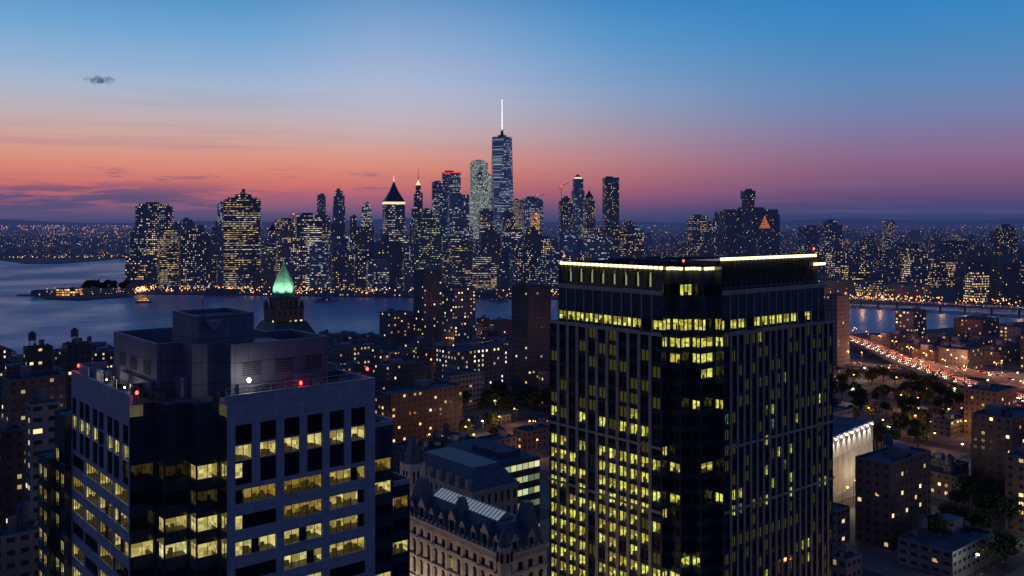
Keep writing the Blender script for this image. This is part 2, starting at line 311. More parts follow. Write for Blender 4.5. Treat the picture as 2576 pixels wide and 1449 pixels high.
SK=[
 ('office_tower','dark slab tower with scattered lit windows at the harbour tip',[(322,404,648)],1700,'dots',dict(rot=.12)),
 ('office_tower','tall dark office slab with yellow window dots',[(342,437,519),(350,425,513)],1790,'dots',dict(rot=.25,k=.6)),
 ('office_tower','blue grey tower with pale vertical ribs and stepped top',[(430,518,566),(436,492,558),(456,486,552)],1730,'stripe',dict(rot=.3,k=.7)),
 ('apartment_tower','brown brick block beside the waterfront towers',[(520,562,640)],1740,'brick',dict()),
 ('skyscraper','slim blue glass tower behind the waterfront slabs',[(548,570,512)],2250,'blue',dict()),
 ('office_tower','broad golden lit office tower with green lit crown',[(562,659,502),(572,650,497),(590,634,489),(604,622,483)],1690,'gold',dict(rot=.22,k=.6,crown=(503,512,GLOWG))),
 ('office_tower','stepped tower with small pyramidal peak',[(664,742,640),(668,716,600),(674,698,580)],2000,'resi',dict(pyr=(562,DARKM))),
 ('office_tower','low wide lit office block near the shore',[(672,742,620)],1780,'gold',dict()),
 ('office_tower','grey tower with scattered lights between larger slabs',[(692,746,552)],2200,'dots',dict()),
 ('office_tower','white lit office slab with banded windows',[(745,812,541)],1720,'white',dict(rot=.2,k=.5)),
 ('apartment_tower','slim dark residential tower',[(797,820,490)],2600,'resi',dict()),
 ('office_tower','lower dark slab beside banded office block',[(800,832,545)],2100,'dots',dict()),
 ('skyscraper','grey shaft tower with stepped crown and mast',[(836,870,520),(838,868,490),(843,863,480)],2450,'stripe',dict(spire=(468,1.2,METAL))),
 ('office_tower','low waterfront slab with vertical ribs',[(828,912,638)],1680,'stripe',dict(rot=.1)),
 ('office_tower','dark reddish slab tower near the shore',[(878,943,570),(880,898,544)],1850,'brick',dict()),
 ('skyscraper','rounded grey tower with tiered top',[(907,938,540),(909,936,520),(914,931,512)],2400,'white',dict()),
 ('skyscraper','broad lit tower with steep pyramid roof and spire',[(955,1030,592),(961,1020,507)],1800,'white',dict(rot=.3,pyr=(456,SLATE),spire=(440,1.0,GLOWW),crown=(508,514,GLOWW))),
 ('skyscraper','slender art deco tower with lit lantern and needle',[(1028,1078,560),(1034,1070,525),(1040,1064,485),(1045,1059,466)],2200,'dots',dict(pyr=(452,GLOWW),spire=(422,.9,METAL))),
 ('office_tower','stepped greenish glass office tower',[(1034,1112,578),(1040,1106,548),(1058,1088,528)],1850,'green',dict(rot=.3)),
 ('skyscraper','dark blue slab tower with few lights',[(1085,1122,458)],2500,'blue',dict()),
 ('skyscraper','tall dark blue tower with red lit roof edge',[(1110,1160,434)],2900,'blue',dict(crown=(434,436,REDD))),
 ('office_tower','dark blocky tower with lit lower floors',[(1125,1181,490)],2300,'blue',dict(rot=.2)),
 ('office_tower','small lit block in front of taller towers',[(1110,1160,600)],1900,'gold',dict()),
 ('skyscraper','brightly work lit glass tower under construction',[(1181,1228,410),(1185,1222,405)],2950,'bright',dict(rot=.1)),
 ('skyscraper','lower lit shoulder of a glass tower',[(1218,1236,440)],3000,'bright',dict()),
 ('office_tower','dark tower at the foot of glass skyscraper',[(1204,1242,530)],2500,'dots',dict()),
 ('office_tower','dark slim office tower with dim windows',[(1262,1296,533)],2500,'resi',dict()),
 ('office_tower','golden lit office tower with bright upper floors',[(1290,1313,504)],2900,'gold',dict()),
 ('office_tower','blue glass tower under construction',[(1312,1366,502),(1316,1362,498)],2900,'blue',dict()),
 ('office_tower','orange work lit concrete frame tower',[(1335,1358,535)],2780,'orange',dict()),
 ('office_tower','low broad lit office block in lower city',[(1254,1340,590),(1262,1330,583)],1950,'white',dict()),
 ('office_tower','dark block with scattered lights by the shore',[(1340,1404,600)],2000,'dots',dict()),
 ('apartment_tower','dark tower with crane on its roof',[(1406,1440,505),(1412,1434,498)],2750,'resi',dict()),
 ('skyscraper','tall limestone tower with lit crown',[(1438,1470,480),(1441,1467,450),(1445,1463,443)],2900,'stripe',dict(crown=(446,451,GLOWW))),
 ('skyscraper','gothic tower with dark pyramid peak',[(1462,1502,575),(1467,1497,505),(1472,1492,495)],2700,'resi',dict(pyr=(478,DARKM))),
 ('apartment_tower','tall rippled residential tower with window dots',[(1512,1560,570),(1517,1556,447)],2500,'resi',dict(rot=.1,k=.9)),
 ('office_tower','lit tower with chamfered top storeys',[(1730,1786,556),(1737,1778,543)],2300,'gold',dict()),
 ('municipal_building','wedding cake civic tower with slim cupola',[(1778,1826,575),(1792,1812,550),(1797,1807,540)],2350,'stone',dict(pyr=(530,STONE),spire=(522,.8,METAL))),
 ('office_tower','massive dark civic tower block',[(1810,1954,540),(1816,1950,527)],2250,'dark',dict(rot=.1,k=.5)),
 ('utility_tower','dark windowless tower with bulky stacked top',[(1868,1896,500),(1865,1898,480)],2200,'dark',dict()),
 ('courthouse','stone courthouse tower with orange lit pyramid roof',[(1902,1946,600),(1911,1937,574)],2100,'dark',dict(pyr=(542,GILD),spire=(536,.6,METAL))),
 ('apartment_tower','dark brick tower with antenna on the roof',[(2063,2115,566),(2074,2104,556)],2500,'resi',dict(spire=(538,.8,METAL))),
 ('apartment_tower','dark tower beside antenna topped block',[(2013,2066,571)],2600,'dark',dict()),
 ('apartment_tower','lone slim tower above low neighbourhoods',[(2222,2249,556)],3400,'resi',dict()),
 ('apartment_tower','brown brick tower standing above low blocks',[(2498,2552,582),(2508,2546,570)],2100,'brick',dict()),
]
for n_,l_,t_,d_,m_,kw in SK: tower(n_,l_,t_,d_,m_,**kw)
# tallest tower
d=3150; s=50/F*d/2; z0=2.2; zb=Z(600,d)-z0; zt=Z(345,d)-z0; b=MB()
B0=[(-s,-s),(s,-s),(s,s),(-s,s)]; T0=[(0,-s),(s,0),(0,s),(-s,0)]
b.prism(B0,0,zb,(5,4))
def tri(p,q,r,hz):
    uvs=[]
    for k in (p,q,r): uvs.append((round(s*2/4)*((k[0]+k[1])/(2*s)*.5+.5)+40*hz,k[2]/4.8))
    b.face([p,q,r],0,uvs)
for i in range(4):
    j=(i+1)%4
    tri((*B0[i],zb),(*B0[j],zb),(*T0[i],zt),i); tri((*B0[j],zb),(*T0[j],zt),(*T0[i],zt),i+5)
b.face([(*p,zt) for p in T0],1)
wt=b.obj('skyscraper',[FM['wtc'],ROOF],(X(1263,d),d,z0),.25); tag(wt,'tallest tapering glass skyscraper with lit mast','skyscraper')
b=MB()
for i in range(4):
    j=(i+1)%4; b.beam((*B0[i],zb),(*T0[i],zt),1.3); b.beam((*B0[j],zb),(*T0[i],zt),1.3)
b.obj('corner_edge',[rough_mat('pale_steel_edge',(.6,.66,.75),.3,.1,1,metal=.4)],parent=wt)
b=MB(); b.cone(0,0,zt,zt+6,15,15,24,1); b.cone(0,0,zt+6,zt+24,6,3.5,16,1); b.cone(0,0,zt+22,zt+27,8,8,16,0); b.obj('mast_base',[emit('crown_ring_glow',(.9,.92,.7,1),.4),METAL],parent=wt)
b=MB(); z1=Z(250,d)-z0; zz=zt+26
while zz<z1:
    q_=1-(zz-zt)/(z1-zt)*.35; b.cone(0,0,zz,zz+5.5,2.3*q_,2.1*q_,8,0); b.cone(0,0,zz+5.5,zz+7,1.1,1.1,8,1); zz+=7
b.obj('mast',[SPIREM,METAL],parent=wt)
for px,d,y0,y1 in ((1412,2740,500,470),(1352,2890,498,492),(738,2200,552,540)):
    b=MB(); h=(y0-y1)/F*d; b.beam((0,0,0),(0,0,h),1.6); c=tag(b.obj('tower_crane',[METAL],(X(px,d),d,Z(y0,d))),'tower crane on top of a high rise','crane')
    b=MB(); b.beam((-8,0,h*.9),(25,0,h+14 if px==1412 else h+3),1.3); b.beam((0,0,h),(-6,0,h+3),1); b.obj('jib',[METAL],parent=c)
    b=MB(); b.cone(0,0,h,h+2.5,1.3,1.3,6); b.obj('beacon',[REDL],parent=c)

# ================= infill blocks
ftypes=['dots','white','resi','blue','gold','stripe','brick','green','resi','blue','stripe','dark']
def fill(px,d,h,wpx,mt,name,label,cat,group,z0=2.2,cell=(3.2,3.6)):
    w=wpx; rot=U(.1,.5); k=U(.5,.9); b=MB()
    b.prism(rect(w,w*k,rot),0,h,cell)
    if R()<.5: b.prism(rect(w*.6,w*k*.6,rot),h,h+U(4,12),cell); 
    b.prism(rect(w*.25,w*k*.3,rot,w*U(-.1,.1),0),h,h+U(13,17) if R()<.3 else h+3,mw=1,mr=1)
    return tag(b.obj(name,[FM[mt],ROOF],(X(px,d),d,z0)),label,cat,group)
for i in range(140):
    px=U(345,1600); d=random.choice([1640,1720,1820,1950,2100,2300,2500])+U(-30,30)
    yt=U(585,715)-(d-1640)*.035
    h=Z(yt,d)-2.2
    fill(px,d,h,U(22,50),random.choice(ftypes),'office_building','mid rise city block with scattered lit windows','building','mid rise blocks of the lower city')
for i in range(290):
    px=U(1390,2680); d=1400+ (R()**1.3)*2800
    if px<2075 and d<1900: continue
    h=random.choice([18,20,24,30,40,50,58])*U(.8,1.15)
    if R()<.06: h+=30
    base=290375/((757+(px-1600)*.022)-557)
    if d<base+75: d=base+75+R()*60
    fill(px,d,h,U(22,55),random.choice(['brick','resi','dark','dark','brick','dots']),'housing_block','brick housing block with a few lit windows','apartment building','housing blocks across the river')
for i in range(36):
    px=U(-20,322); d=U(3080,3600); fill(px,d,U(8,22),U(30,90),random.choice(['dark','brick','dark']),'island_building','low dark building on the harbour island','building','low buildings on the harbour island')
b=MB()
for i in range(2600):
    py=U(565,622); d=290375/(py-557); 
    if d<3200: continue
    px=U(-80,2680)
    w=U(20,60)*(1+d/12000); h=random.choice([8,10,14,20,30])*U(.8,1.3)
    if px>1400 and R()<.12 and d<9000: h+=U(10,45)
    b.prism(rect(w,w*U(.5,.9),U(0,.6),X(px,d),d),1,h+2,(6,5))
stuff(b.obj('far_city_blocks',[FM['far'],ROOF]),'far low city blocks stretching to the horizon','city')
lm=[emit('far_orange_light',(1,.36,.07,1),3.0),emit('far_warm_light',(1,.66,.3,1),2.6),emit('far_cool_light',(.8,.9,1,1),2.2),emit('far_red_light',(1,.08,.06,1),2.4)]
b=MB()
def blob(x,y,z,s,m):
    P=[(x+s,y,z),(x,y+s,z),(x-s,y,z),(x,y-s,z)]
    for i in range(4):
        j=(i+1)%4; b.face([P[i],P[j],(x,y,z+s)],m); b.face([P[j],P[i],(x,y,z-s)],m)
for i in range(2600):
    if R()<.32: px=U(-60,345); py=568+abs(random.gauss(0,26)); 
    else: px=U(-60,2680); py=566+abs(random.gauss(0,34))
    if px<345 and 632<py: py=U(568,650)
    if py>655: continue
    d=290375/(py-557)
    r=R(); b_=.00020*d*(U(.4,1.0) if R()<.85 else U(1.2,2.1))
    blob(X(px,d),d,U(6,24),b_,0 if r<.66 else 1 if r<.92 else 2 if r<.97 else 3)
stuff(b.obj('far_city_lights',lm),'distant orange and white city lights','city lights')
b=MB()
for i in range(620):
    k=random.randrange(2,len(shore)-2); t=R(); x=shore[k][0]*(1-t)+shore[k+1][0]*t; y=shore[k][1]*(1-t)+shore[k+1][1]*t
    r=R(); blob(x,y+U(4,50),U(4,13),U(.5,1.3),0 if r<.65 else 1 if r<.9 else 2)
for i in range(170):
    px=U(0,320); py=U(636,655) ; d=290375/(py-557); blob(X(px,d),d+20,U(5,9),U(.6,1.6),0 if R()<.7 else 1)
for i in range(60):
    px=U(115,330); d=U(1520,1640); blob(X(px,d),d,U(4,9),U(.3,.7),0 if R()<.6 else 1)
for i in range(700):
    px=U(1390,2640); d=U(1480,3200); blob(X(px,d),d,U(6,50),U(.35,.85),0 if R()<.8 else 1)
stuff(b.obj('shoreline_lights',lm),'orange and white lights along the far bank','city lights')

# ================= generic detailed facade with real openings
def Mx(kind,const,s0,z=0):
    if kind=='R': return Matrix.Translation((s0,const,z))
    return Matrix.Translation((const,s0,z))@Matrix.Rotation(-math.pi/2,4,'Z')
def facade(b,kind,const,s0,s1,z0,z1,ops,rev=.35,m=0):
    L=abs(s1-s0); b.xf=Mx(kind,const,s0)
    xs=sorted({0,L}|{o[0] for o in ops}|{o[1] for o in ops}); zs=sorted({z0,z1}|{o[2] for o in ops}|{o[3] for o in ops})
    for j in range(len(zs)-1):
        zc=(zs[j]+zs[j+1])/2; row=[o for o in ops if o[2]<zc<o[3]]
        if not row: b.face([(0,0,zs[j]),(L,0,zs[j]),(L,0,zs[j+1]),(0,0,zs[j+1])],m); continue
        run=None
        for i in range(len(xs)-1):
            xc=(xs[i]+xs[i+1])/2; hit=any(o[0]<xc<o[1] for o in row)
            if not hit and run is None: run=xs[i]
            if hit and run is not None:
                b.face([(run,0,zs[j]),(xs[i],0,zs[j]),(xs[i],0,zs[j+1]),(run,0,zs[j+1])],m); run=None
        if run is not None: b.face([(run,0,zs[j]),(L,0,zs[j]),(L,0,zs[j+1]),(run,0,zs[j+1])],m)
    for a,c,e,f in ops:
        for q in ([(a,0,e),(c,0,e),(c,rev,e),(a,rev,e)],[(a,0,f),(a,rev,f),(c,rev,f),(c,0,f)],[(a,0,e),(a,rev,e),(a,rev,f),(a,0,f)],[(c,0,e),(c,0,f),(c,rev,f),(c,rev,e)]): b.face(q,m)
    b.xf=Matrix.Identity(4)

def room_mat(name,c1,c2,es,sc=1.2,lo=.3):  # room surfaces glow themselves; the office light is painted in as emission
    m,N=mat(name); tc=N.n('ShaderNodeTexCoord'); oi=N.n('ShaderNodeObjectInfo')
    x,y,z=N.sep(tc.outputs['Object'])
    v=N.comb(N.m('FLOOR',N.m('MULTIPLY',N.m('ADD',x,y),sc)),N.m('FLOOR',N.m('MULTIPLY',z,1.6)),N.m('MULTIPLY',oi.outputs['Random'],50.0))
    r=N.wn(v); nz=N.noise(tc.outputs['Object'],1.7,3)
    k=N.m('MULTIPLY',N.m('ADD',.35,N.m('MULTIPLY',r[0],.75)),N.m('ADD',.5,N.m('MULTIPLY',nz,.9)))
    k=N.m('MULTIPLY',k,N.m('ADD',lo,N.m('MULTIPLY',oi.outputs['Random'],1.25-lo)))
    e=N.n('ShaderNodeEmission'); N.put(e.inputs[0],N.mix(oi.outputs['Random'],c1,c2)); N.put(e.inputs[1],N.m('MULTIPLY',k,es))
    finish(N,e.outputs[0],False); return m
ROOMW=room_mat('office_room_wall',srgb(226,184,74),srgb(208,202,130),1.05,lo=.28)
ROOMC=room_mat('office_room_ceiling',srgb(250,226,110),srgb(240,238,180),1.8,.7,lo=.3)
ROOMY=room_mat('yellow_room_wall',srgb(232,220,80),srgb(214,222,110),1.3,lo=.6)
ROOMYC=room_mat('yellow_room_ceiling',srgb(255,250,140),srgb(240,250,170),2.0,.7,lo=.6)
ROOMG=room_mat('green_room_wall',srgb(150,190,110),srgb(110,180,130),.5)
ROOMD=room_mat('dim_room_wall',srgb(120,100,44),srgb(78,80,50),.4)
ROOMF=rough_mat('office_carpet',(.08,.07,.05),.9,.3,1,haze=False)
DESK=emit('desk_clutter_glow',srgb(92,76,38),.35)  # clutter emits faintly, room light painted into its colour
FRAME=rough_mat('window_frame',(.04,.04,.05),.5,.2,1,haze=False)
m,N=mat('dark_window_glass'); tc=N.n('ShaderNodeTexCoord'); p=pbr(N,(.015,.02,.03,1),.08)
bp=N.n('ShaderNodeBump'); bp.inputs['Strength'].default_value=.05; N.put(bp.inputs['Height'],N.noise(tc.outputs['Object'],.6,2)); N.put(p.inputs['Normal'],bp.outputs[0])
finish(N,p.outputs[0],False); GLASS=m
BLIND=emit('lit_blind',srgb(210,184,96),.4)  # blind emits evenly, room light painted into its colour
WM=[FRAME,GLASS,ROOMW,ROOMC,ROOMF,DESK,BLIND]
WMY=[FRAME,GLASS,ROOMY,ROOMYC,ROOMF,DESK,BLIND]
WMG=[FRAME,GLASS,ROOMG,ROOMG,ROOMF,DESK,BLIND]
WMD=[FRAME,GLASS,ROOMD,ROOMD,ROOMF,FRAME,ROOMD]
def win_geom(b,w,h,nm,lit,seed=0,rd=2.6,t=.08,mu=None,dim=False):
    rs=random.Random(seed*7+3); mu=mu or t
    y0,y1=.18,.30
    b.box(0,w,y0,y1,0,t,0); b.box(0,w,y0,y1,h-t,h,0); b.box(0,t,y0,y1,t,h-t,0); b.box(w-t,w,y0,y1,t,h-t,0)
    for i in range(1,nm): 
        x=w*i/nm; b.box(x-mu/2,x+mu/2,y0,y1,t,h-t,0)
    if not lit: b.face([(t,.26,t),(w-t,.26,t),(w-t,.26,h-t),(t,.26,h-t)],7 if dim else 1); return
    e=.004
    b.face([(e,rd,e),(w-e,rd,e),(w-e,rd,h-e),(e,rd,h-e)],2)
    b.face([(e,.31,h-e),(e,rd,h-e),(w-e,rd,h-e),(w-e,.31,h-e)],3)
    b.face([(e,.31,e),(w-e,.31,e),(w-e,rd,e),(e,rd,e)],4)
    b.face([(e,.31,e),(e,rd,e),(e,rd,h-e),(e,.31,h-e)],2); b.face([(w-e,.31,e),(w-e,.31,h-e),(w-e,rd,h-e),(w-e,rd,e)],2)
    n=int(w/1.3)
    for i in range(n):
        x=rs.uniform(.1,w-1.1); q=rs.uniform(.5,1.8); b.box(x,x+rs.uniform(.3,.9),q,q+.5,.01,rs.uniform(.5,1.35),5)
    for i in range(nm):
        r_=rs.random()
        if r_<.35:
            dr=rs.uniform(.15,.7)*h; b.face([(w*i/nm+t,.32,h-dr),(w*(i+1)/nm-t,.32,h-dr),(w*(i+1)/nm-t,.32,h-t),(w*i/nm+t,.32,h-t)],6)
        elif r_<.47 and nm>3:
            b.face([(w*i/nm+t,.31,t),(w*(i+1)/nm-t,.31,t),(w*(i+1)/nm-t,.31,h-t),(w*i/nm+t,.31,h-t)],1)
wcache={}
def add_window(parent,M,w,h,nm,lit,mats,key,mu=None,rd=2.6):
    v=random.randint(0,6) if lit else 0; k=(round(w,2),round(h,2),nm,lit,key,v,rd)
    if k not in wcache:
        b=MB(); win_geom(b,w,h,nm,lit,v+len(wcache),mu=mu,rd=rd); wcache[k]=b.mesh('window',mats)
    o=bpy.data.objects.new('window',wcache[k]); COL.objects.link(o); o.parent=parent
    o.location=M.translation; o.rotation_euler=M.to_euler(); return o

A40=math.radians(40)
def panel_mat(name,col,ps=(1.5,1.0),joint=.5,var=.18,rough=.6):
    m,N=mat(name); tc=N.n('ShaderNodeTexCoord'); x,y,z=N.sep(tc.outputs['Object'])
    h=N.m('ADD',x,y)
    fx=N.m('FRACT',N.m('DIVIDE',h,ps[0])); fz=N.m('FRACT',N.m('DIVIDE',z,ps[1]))
    j=N.m('MAXIMUM',N.m('LESS_THAN',fx,.04),N.m('LESS_THAN',fz,.05))
    r=N.wn(N.comb(N.m('FLOOR',N.m('DIVIDE',h,ps[0])),N.m('FLOOR',N.m('DIVIDE',z,ps[1])),0.0))[0]
    nz=N.noise(tc.outputs['Object'],.25,5); st=N.noise(N.comb(N.m('MULTIPLY',h,2.0),0.0,N.m('MULTIPLY',z,.12)),1.0,4)
    k=N.m('ADD',1-var*1.4,N.m('MULTIPLY',N.m('ADD',N.m('ADD',r,nz),st),var))
    c=N.mix(1.0,col,N.comb(k,k,k),'MULTIPLY'); c=N.mix(N.m('MULTIPLY',j,joint),c,(.02,.02,.03,1))
    finish(N,pbr(N,c,rough).outputs[0],False); return m
GRANITE=panel_mat('lilac_granite_panels',(.46,.46,.54,1),var=.25)
PINKG=panel_mat('blue_grey_metal_panels',(.20,.20,.28,1),(2.4,3.6),.55,.25)
BRONZE=panel_mat('bronze_stone_panels',(.50,.42,.33,1),(1.3,3.9),.5)
DGLASS=panel_mat('dark_spandrel_glass',(.06,.07,.09,1),(1.5,1.95),.7,.5,.12)
DFIN=rough_mat('dark_bronze_fin',(.14,.12,.09),.5,.2,1,haze=False)
RAIL=rough_mat('parapet_metal',(.42,.43,.5),.5,.1,1,haze=False)

# ================= LEFT OFFICE TOWER (granite)
C=(-54.1,138.4); H1=82.0
LT=bpy.data.objects.new('office_tower',None); COL.objects.link(LT); LT.location=(C[0],C[1],GZ); LT.rotation_euler=(0,0,A40)
tag(LT,'lilac granite office tower with notched glass corner and lit windows','office building')
b=MB()
wins=[]; 
rows=[]; z=82.2-GZ-2.3; WH=2.25
while z>1: rows.append(z); z-=4.15
nar=[(89.4-GZ,3.1,0),(86.9-GZ,2.3,.88),(82.9-GZ,3.8,0)]
def face_bays(kind,const,s0,s1,bays,ztop,litp):
    ops=[]
    for (a,c) in bays:
        for k_,zr in enumerate(rows):
            if zr+2.5<ztop-1.5: ops.append((a,c,zr,zr+WH)); wins.append((kind,const,s0,a,zr,c-a,WH,5,litp*(1 if k_<3 else .75)))
        if ztop>80:
            for q in ((a,a+2.8),(c-2.8,c)):
                for (zn,hn,pn) in nar: ops.append((q[0],q[1],zn,zn+hn)); wins.append((kind,const,s0,q[0],zn,2.8,hn,2,pn))
    facade(b,kind,const,s0,s1,0,ztop,ops)
face_bays('R',0,11.8,39,[(1.4,8.4),(9.8,16.8),(18.2,25.2)],H1,.93)
face_bays('L',0,43,9.9,[(.4,7.9),(8.6,16.1),(16.8,24.3),(25.0,32.5)],H1,.93)
segs=[('R',9.9,0,4),('L',4,9.9,6),('R',6,4,8),('L',8,6,3),('R',3,8,11.8),('L',11.8,3,0)]
for kd,cn,s0,s1 in segs:
    L=abs(s1-s0); ops=[]
    tp=H1-3
    for zr in rows+[rows[0]+4.15]:
        ops.append((.2,L-.2,zr,zr+WH)); wins.append((kd,cn,s0,.2,zr,L-.4,WH,2,.6 if abs(zr-rows[1])<.1 or abs(zr-rows[2])<.1 or zr>rows[0]+1 else .03))
    facade(b,kd,cn,s0,s1,0,tp,ops,m=1)
def wing(x0,x1,y0,y1,zt,kindR,kindL,xin=None):
    if kindR:
        L=x1-x0; n=max(1,int(L/4.2)); ops=[]
        for zr in rows:
            if zr+2.5<zt-1:
                for i in range(n): ops.append((i*L/n+.3,(i+1)*L/n-.3,zr,zr+WH)); wins.append(('R',y0,x0,i*L/n+.3,zr,L/n-.6,WH,3,.55))
        facade(b,'R',y0,x0,x1,0,zt,ops,m=1)
        b.face([(x0,y1,0),(x0,y0,0),(x0,y0,zt),(x0,y1,zt)],1)
    else:
        L=y1-y0; n=max(1,int(L/3.4)); ops=[]
        for zr in rows:
            if zr+2.5<zt-1:
                for i in range(n): ops.append((i*L/n+.25,(i+1)*L/n-.25,zr,zr+WH)); wins.append(('L',x0,y1,i*L/n+.25,zr,L/n-.5,WH,3,.85))
        facade(b,'L',x0,y1,y0,0,zt,ops,m=1)
        b.face([(x0,y0,0),(x1,y0,0),(x1,y0,zt),(x0,y0,zt)],1)
    b.face([(x1,y0,0),(x1,y1,0),(x1,y1,zt),(x1,y0,zt)],1); b.face([(x1,y1,0),(x0,y1,0),(x0,y1,zt),(x1,y1,zt)],1)
wing(39.01,44,2,36,73,True,False); wing(44.01,49,4,34,61,True,False)
wing(-1.2,36,43.01,50,74,False,True); wing(-2.5,34,50.01,57,65,False,True)
b.face([(39,0,0),(39,43,0),(39,43,H1),(39,0,H1)],0); b.face([(39,43,0),(0,43,0),(0,43,H1),(39,43,H1)],0)
wl=b.obj('wall',[GRANITE,DGLASS],parent=LT)
foot=[(0,43),(0,9.9),(4,9.9),(4,6),(8,6),(8,3),(11.8,3),(11.8,0),(39,0),(39,43)]
b=MB(); b.face([(p[0],p[1],H1-1.2) for p in foot],0)
for (x0,x1,y0,y1,zt) in ((39.02,44,2,36,73),(44.02,49,4,34,61),(-1.2,36,43.02,50,74),(-2.5,34,50.02,57,65)): b.face([(x0,y0,zt-.3),(x1,y0,zt-.3),(x1,y1,zt-.3),(x0,y1,zt-.3)],0)
for k in range(90):
    x=U(1,37);y=U(1,41)
    if (5<x<34 and 5<y<39) or x+y<15: continue
    b.box(x,x+U(.4,2.4),y,y+U(.4,2),H1-1.2,H1-1.2+U(.3,2.4),random.choice((1,2)))
for (x0,y0,x1,y1) in ((36,4,36.3,30),(3,38,30,38.3),(34.2,3,34.4,36),(4,16,4.2,37)):
    b.box(x0,x1,y0,y1,H1-1.2,H1-.6,1)
b.box(34,38.2,30,30.25,H1-1.2,H1+1.7,2); b.box(37.9,38.15,12,30,H1-1.2,H1+1.4,2); b.box(1,1.2,36,42,H1-1.2,H1+1.6,2); b.box(1.2,6,41.8,42,H1-1.2,H1+1.6,2)
b.obj('roof',[ROOF,METAL,RAIL],parent=LT)
b=MB()
for (x0,x1,y0,y1) in ((11.8,39,-.05,.5),(-.05,.5,9.9,43),(38.5,39.05,.5,42.5),(.5,39.05,42.5,43.05)): b.box(x0,x1,y0,y1,H1-1.2,H1+.25,0)
for (x0,x1,y0,y1) in ((11.8,39,-.08,.53),(-.08,.53,9.9,43)): b.box(x0,x1,y0,y1,H1+.26,H1+.36,2)
for (x0,x1,y0,y1) in ((39,44,1.9,2.2),(43.8,44.1,2.2,36)): b.box(x0,x1,y0,y1,73,73.9,2)
for (x0,x1,y0,y1) in ((44.1,49,3.9,4.2),(48.8,49.1,4.2,34)): b.box(x0,x1,y0,y1,61,61.9,2)
for (x0,x1,y0,y1) in ((2.2,4,9.9,10.3),(4,4.3,6,9.9),(4.3,8,6,6.3),(8,8.3,3,6),(8.3,11.8,3,3.3)): b.box(x0,x1,y0,y1,H1-3,H1-1,1)
for i in range(14):
    if i>3: b.box(2+i*2.6,2.1+i*2.6,2.0,2.1,H1-1.2,H1+1.2,2)
b.box(12.5,37.5,2.0,2.08,H1+1.12,H1+1.2,2); b.box(12.5,37.5,2.0,2.08,H1+.4,H1+.47,2)
for i in range(11): b.box(2.0,2.1,12+i*2.8,12.1+i*2.8,H1-1.2,H1+1.2,2)
b.box(2,2.08,12,40,H1+1.12,H1+1.2,2)
b.obj('parapet',[GRANITE,DGLASS,RAIL],parent=LT)
zp0=H1-1.2; zp1=104.6-GZ
PH=[(6,38),(6,15),(10,15),(10,10),(15,10),(15,6),(33,6),(33,20),(28,20),(28,38)]
def loop_wall(b,poly,z0,z1,t,m,mt_):
    n=len(poly); area=sum(poly[i][0]*poly[(i+1)%n][1]-poly[(i+1)%n][0]*poly[i][1] for i in range(n)); sg=1 if area>0 else -1
    inn=[]
    for i in range(n):
        p0,p1,p2=poly[i-1],poly[i],poly[(i+1)%n]
        d1=(Vector(p1)-Vector(p0)).normalized(); d2=(Vector(p2)-Vector(p1)).normalized()
        n1=Vector((-d1.y,d1.x))*sg; n2=Vector((-d2.y,d2.x))*sg
        inn.append((p1[0]+(n1.x+n2.x)*t,p1[1]+(n1.y+n2.y)*t))
    for i in range(n):
        j=(i+1)%n; p,q,pi,qi=poly[i],poly[j],inn[i],inn[j]
        b.face([(*p,z0),(*q,z0),(*q,z1),(*p,z1)],m); b.face([(*qi,z0),(*pi,z0),(*pi,z1),(*qi,z1)],m); b.face([(*p,z1),(*q,z1),(*qi,z1),(*pi,z1)],mt_)
b=MB(); loop_wall(b,PH,zp0,zp1,.35,0,1); b.face([(*p,zp1-3.2) for p in PH],2)
b.box(11.5,21.5,11.5,23,zp1-3.2,108.4-GZ,0); 
loop_wall(b,[(11.5,23),(11.5,11.5),(21.5,11.5),(21.5,23)],108.4-GZ,109.2-GZ,.3,0,1)
b.box(22,27,9,17,zp1-3.2,zp1-.8,0)
for i in range(12):
    x=U(22,30) if R()<.5 else U(8,10.5); y=U(8,18) if x>15 else U(17,34); b.box(x,x+U(.6,2),y,y+U(.6,2.2),zp1-3.2,zp1-U(.9,2.4),4)
for (px_,py_,l_) in ((5.2,16,20),(5.2,27,10)): b.box(px_,px_+.75,py_,py_+l_*.45,zp0,zp0+2.4,0)
b.box(16,24,5.0,5.9,zp0,zp0+2.2,0); b.box(26,31,4.4,5.9,zp0,zp0+3.1,0); b.box(8.5,9.9,11,14.9,zp0,zp0+3.4,0)
for y in (18,25,31): 
    for k in range(6): b.box(5.9,6.0,y,y+3.5,zp0+3.2+k*.4,zp0+3.4+k*.4,4)
for x in (17,23,28.5):
    for k in range(6): b.box(x,x+3.2,5.9,6.0,zp0+3.4+k*.4,zp0+3.6+k*.4,4)
ph=b.obj('penthouse',[PINKG,RAIL,ROOF,GRANITE,DARKM],parent=LT)
b=MB(); b.cone(14,10.8,109.4-GZ-2.8,109.4-GZ-1.0,.3,1.4,16); b.obj('satellite_dish',[RAIL],parent=ph)
for (x,y,h_) in ((13,13,3.0),(27,30,3)):
    b=MB(); b.cone(x,y,(109.2-GZ if x<22 else zp1)-1,(109.2-GZ if x<22 else zp1)+h_,.09,.04,6); b.obj('antenna',[METAL],parent=ph)
vis=[];rest=[]
for wv in wins:
    (vis if wv[4]>49.5 else rest).append(wv)
random.shuffle(vis)
vis.sort(key=lambda q:-q[5]*q[6])
